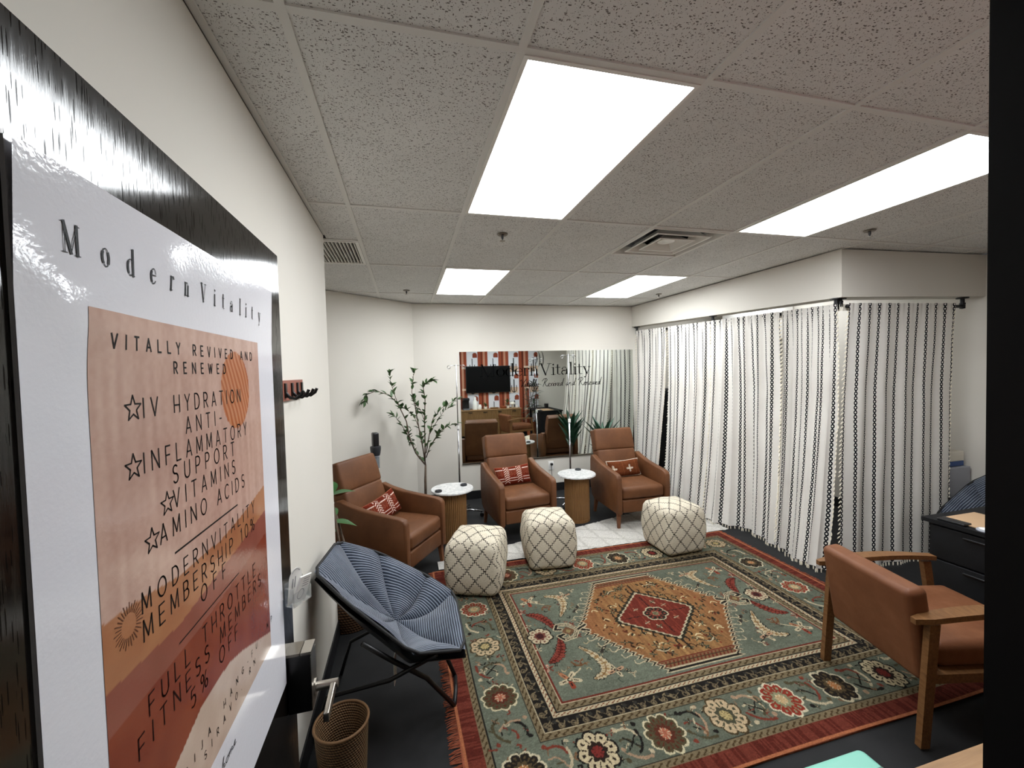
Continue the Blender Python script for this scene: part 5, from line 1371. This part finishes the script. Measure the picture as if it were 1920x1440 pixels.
# stack by the right wall behind the curtain end
o = MB().rbox((4.72, 2.70, .55), (.26, .34, .38), .006, 2).build('storage_box', 'soft_grey', None, 40); tag(o, 'large grey storage box at the bottom of the stack by the right wall', 'box')
o = MB().rbox((4.72, 2.70, .765), (.20, .28, .042), .004, 2).build('flat_box', 'blue_box', None, 40); tag(o, 'flat blue box on top of the grey storage box', 'box')
o = MB().rbox((4.72, 2.70, .831), (.20, .28, .085), .004, 2).build('carton', 'off_white', None, 40); tag(o, 'white carton stacked on the flat blue box', 'box')
ar = thing('arched_plaque', 'white arched plaque with grey floral print on the stack', 'plaque', (4.72, 2.68, .874))
mt = Matrix.Rotation(R(90), 4, 'X') @ Matrix.Rotation(R(0), 4, 'Z')
MB().prism([(-.09, 0), (.11, 0), (.11, .17), (.095, .22), (.05, .26), (.01, .27), (-.04, .26), (-.08, .22), (-.09, .17)], -.012, .012, mt).build('plaque_body', 'plaque_white', ar)
m = MB(); fr = lambda a, b: tuple(mt @ Vector((a, b, .0125))); q = random.Random(2)
for k in range(9): m.ribbon(arc(q.uniform(-.02, .08), q.uniform(.04, .2), .016, .014, q.uniform(0, 180), q.uniform(200, 360), 6), .009, fr)
m.build('floral_print', 'paper_print', ar)
st = thing('low_stand', 'low dark stand carrying the boxes by the right wall', 'stand', (4.72, 2.70, 0))
MB().box(-.14, .14, -.18, .18, .335, .36).build('stand_top', 'desk_black', st)
for sx in (-1, 1):
    for sy in (-1, 1): MB().box(sx * .125 - .012, sx * .125 + .012, sy * .16 - .012, sy * .16 + .012, 0, .335).build('leg', 'desk_black', st)

# ================================================================== FRONT WALL (seen in the mirror)
nu, nv = 270, 250; WX0, WX1 = .70, 3.44
Xg, Zg = np.meshgrid(np.linspace(WX0, WX1, nu + 1), np.linspace(.11, CEIL - .01, nv + 1))
wp = np.zeros(Xg.shape + (3,)); wp[:] = L3('#dcdce2')
PX, PZ = .55, .56; row = np.floor(Zg / PZ); ux = np.mod(Xg + .12, PX); uz = np.mod(Zg + .02, PZ)
def wpt(mask, h_): wp[mask] = L3(h_)
wpt(ux > .28, '#93472f'); wpt((ux > .37) & (ux < .395), '#42190f'); wpt((ux > .42) & (ux < .47), '#b98a72'); wpt((ux > .47) & (uz < .2), '#83402c')
wpt((ux > .02) & (ux < .26) & (uz > .02) & (uz < .17), '#d8b8a0'); wpt((ux > .42) & (ux < .56) & (uz > .12) & (uz < .17), '#e4c6ae')
wpt((np.hypot(ux - .21, (uz - .47)) < .062) & (uz > .44) , '#87402b'); wpt((ux > .15) & (ux < .27) & (uz > .40) & (uz < .445), '#87402b')
wpt((np.abs(uz - .01) < .006) & (ux < .28), '#9a9a9e')
cac = (np.abs(ux - .14) < .012) & (uz > .02) & (uz < .38)
cac |= (np.abs(np.hypot(ux - .14, (uz - .11) * .85) - .062) < .010) & (uz < .12); cac |= (np.abs(np.abs(ux - .14) - .062) < .010) & (uz > .11) & (uz < .22)
wpt(cac, '#1c1b1a')
m = MB().grid(lambda a, b: (WX1 + (WX0 - WX1) * a, YF + .002, .11 + (CEIL - .12) * b), nu, nv); o = m.build('wallpaper', 'wallpaper', wall_front); setcol(o, wp[:, ::-1].reshape(-1, 3))
tv = thing('wall_television', 'black flat television on the patterned wall, seen in the mirror', 'television', (2.07, YF, 1.50))
MB().rbox((0, .05, 0), (1.17, .045, .69), .006, 2).build('bezel', 'black_plastic', tv, 40); MB().box(-.57, .57, .0725, .0738, -.325, .332).build('screen', 'screen', tv); MB().box(-.2, .2, 0, .03, -.15, .15).build('wall_mount', 'black_metal', tv)
sb = thing('sideboard', 'fluted wooden sideboard under the television, along the front wall', 'sideboard', (0, YF + .003, 0))
SX0, SX1, SD = .96, 2.86, .365
MB().box(SX0, SX1, .0, SD, .725, .745).build('top_board', 'sideboard_top', sb); MB().box(SX0 + .01, SX1 - .01, .005, SD - .03, .10, .725).build('carcass', 'sideboard_wood', sb)
nd = 5; dw = (SX1 - SX0 - .02) / nd
for k in range(nd):
    x0 = SX0 + .01 + k * dw; d_ = MB().box(x0 + .004, x0 + dw - .004, SD - .03, SD - .016, .11, .715).build('door', 'sideboard_wood', sb)
    for q in range(12):
        xx = x0 + .012 + (dw - .024) * (q + .5) / 12
        MB().prism([(xx - .011, SD - .016), (xx + .011, SD - .016), (xx + .006, SD - .008), (xx - .006, SD - .008)], .115, .71).build('flute', 'sideboard_wood', d_)
    MB().prism([(x0 + dw / 2 - .05, SD - .008), (x0 + dw / 2 + .05, SD - .008), (x0 + dw / 2 + .045, SD + .004), (x0 + dw / 2 - .045, SD + .004)], .672, .69).build('door_pull', 'black_metal', d_)
for x in (SX0 + .08, SX1 - .08):
    for y in (.05, SD - .08): MB().tube([(x, y, .10), (x, y, 0)], [.018, .012], 10).build('leg', 'sideboard_wood', sb, 40)
TZ = .745
def small(name, mb, mat, x, y, lb, cat, grp=None, sm=40):
    o = mb.build(name, mat, None, sm); o.location = (x, YF + y, TZ); return tag(o, lb, cat, grp)
b_ = thing('pump_bottle', 'tall white pump bottle on the sideboard, seen in the mirror', 'bottle', (1.68, YF + .2, TZ)); MB().lathe([(.001, 0), (.06, 0), (.062, .02), (.058, .2), (.03, .25), (.028, .27), (.001, .27)], 24).build('bottle_body', 'white_plastic', b_, 40); MB().lathe([(.03, .26), (.034, .262), (.034, .30), (.02, .32), (.001, .32)], 20).build('cap', 'white_plastic', b_, 40)
small('jar', MB().lathe([(.001, 0), (.045, 0), (.05, .03), (.05, .08), (.038, .1), (.038, .12), (.001, .12)], 24), 'white_plastic', 1.80, .2, 'small white jar beside the pump bottle on the sideboard', 'jar')
cm = thing('coffee_machine', 'black coffee machine at the end of the sideboard, seen in the mirror', 'coffee machine', (1.45, YF + .18, TZ)); MB().rbox((0, -.06, .15), (.17, .12, .30), .015, 3).build('body', 'black_plastic', cm, True); MB().rbox((0, .05, .27), (.16, .16, .07), .015, 3).build('brew_head', 'black_plastic', cm, True); MB().rbox((0, .05, .015), (.16, .18, .03), .006, 2).build('drip_tray', 'grey_plastic', cm, 40)
small('tray', MB().lathe([(.001, .0), (.10, .0), (.115, .03), (.108, .03), (.096, .008), (.001, .008)], 28), 'sideboard_wood', 2.18, .2, 'round wooden tray in the middle of the sideboard', 'tray')
small('bowl', MB().lathe([(.001, .0), (.06, .0), (.10, .05), (.094, .05), (.056, .01), (.001, .01)], 28), 'terracotta', 2.42, .2, 'shallow terracotta bowl on the sideboard', 'bowl')
mu = thing('mushroom_ornament', 'white mushroom ornament near the sideboard end', 'ornament', (2.66, YF + .2, TZ)); MB().lathe([(.001, 0), (.03, 0), (.022, .05), (.02, .10), (.001, .10)], 18).build('stalk', 'off_white', mu, True); MB().lathe([(.001, .09), (.08, .09), (.075, .12), (.045, .155), (.001, .165)], 24).build('mushroom_cap', 'off_white', mu, True)
small('candle', MB().lathe([(.001, 0), (.035, 0), (.035, .06), (.001, .06)], 20), 'white_plastic', 2.78, .17, 'short white candle at the sideboard end', 'candle')
for x, h_, lb in ((1.95, .10, 'low green succulent in a white pot on the sideboard'), (2.53, .24, 'feathery green plant in a small pot on the sideboard')):
    p_ = thing('potted_plant', lb, 'plant', (x, YF + .2, TZ)); MB().lathe([(.001, 0), (.04, 0), (.05, .06), (.044, .06), (.001, .05)], 20).build('pot', 'off_white', p_, 40)
    lm = leaf_mesh(.12 if h_ < .2 else .2, .035, None, .3, .2, 5).build('leaf', 'leaf_green', p_); dd = lm.data; bpy.data.objects.remove(lm); rl = random.Random(int(x * 100))
    for k in range(16):
        a = k * 2.4; place_leaf(dd, p_, (x, YF + .2, TZ + .05 + h_ * rl.random() * .6), (math.cos(a), math.sin(a), rl.uniform(.2, 1.6)), s=rl.uniform(.6, 1))
# tall dusty plant in the corner of the wallpaper, seen in the mirror
dp = thing('tall_dried_plant', 'tall dusty floor plant beside the sideboard, seen in the mirror', 'plant', (3.15, YF + .26, 0))
MB().lathe([(.001, 0), (.12, 0), (.15, .34), (.138, .34), (.13, .3), (.001, .3)], 28).build('pot', 'terracotta', dp, 40)
lm = leaf_mesh(.26, .06, None, .3, .2, 6).build('leaf', 'leaf_dusty', dp); dd = lm.data; bpy.data.objects.remove(lm); rl = random.Random(8)
for k in range(4): MB().tube([(0, 0, .3), (rl.uniform(-.1, .1), rl.uniform(-.05, .1), .7), (rl.uniform(-.22, .16), rl.uniform(-.06, .12), 1.35)], .008, 6).build('stem', 'bark', dp, True)
for k in range(60):
    a = k * 2.4; z = rl.uniform(.5, 1.4); place_leaf(dd, dp, (3.17 + rl.uniform(-.15, .12), YF + .27 + rl.uniform(-.04, .12), z), (math.cos(a), abs(math.sin(a)) * .8 - .1, rl.uniform(-.3, 1)), s=rl.uniform(.55, 1))
o = MB().lathe([(.001, 0), (.05, 0), (.055, .11), (.048, .11), (.001, .1)], 20).build('pen_pot', 'black_plastic', None, 40); o.location = (3.40, 1.05, .75); tag(o, 'black pot standing at the far end of the black desk', 'pot')

# mint bin beside the sideboard
mn = thing('mint_bin', 'mint green lidded bin at the bottom edge, in front of the sideboard', 'bin', (1.00, .775, 0))
MB().rbox((0, 0, .285), (.40, .165, .57), .035, 5).build('bin_body', 'mint', mn, True)
MB().rbox((0, 0, .588), (.425, .18, .045), .022, 5).build('bin_lid', 'mint', mn, True)
MB().rbox((.02, .012, .6095), (.36, .028, .006), .003, 2).build('lid_groove', 'mint_groove', mn, 40)
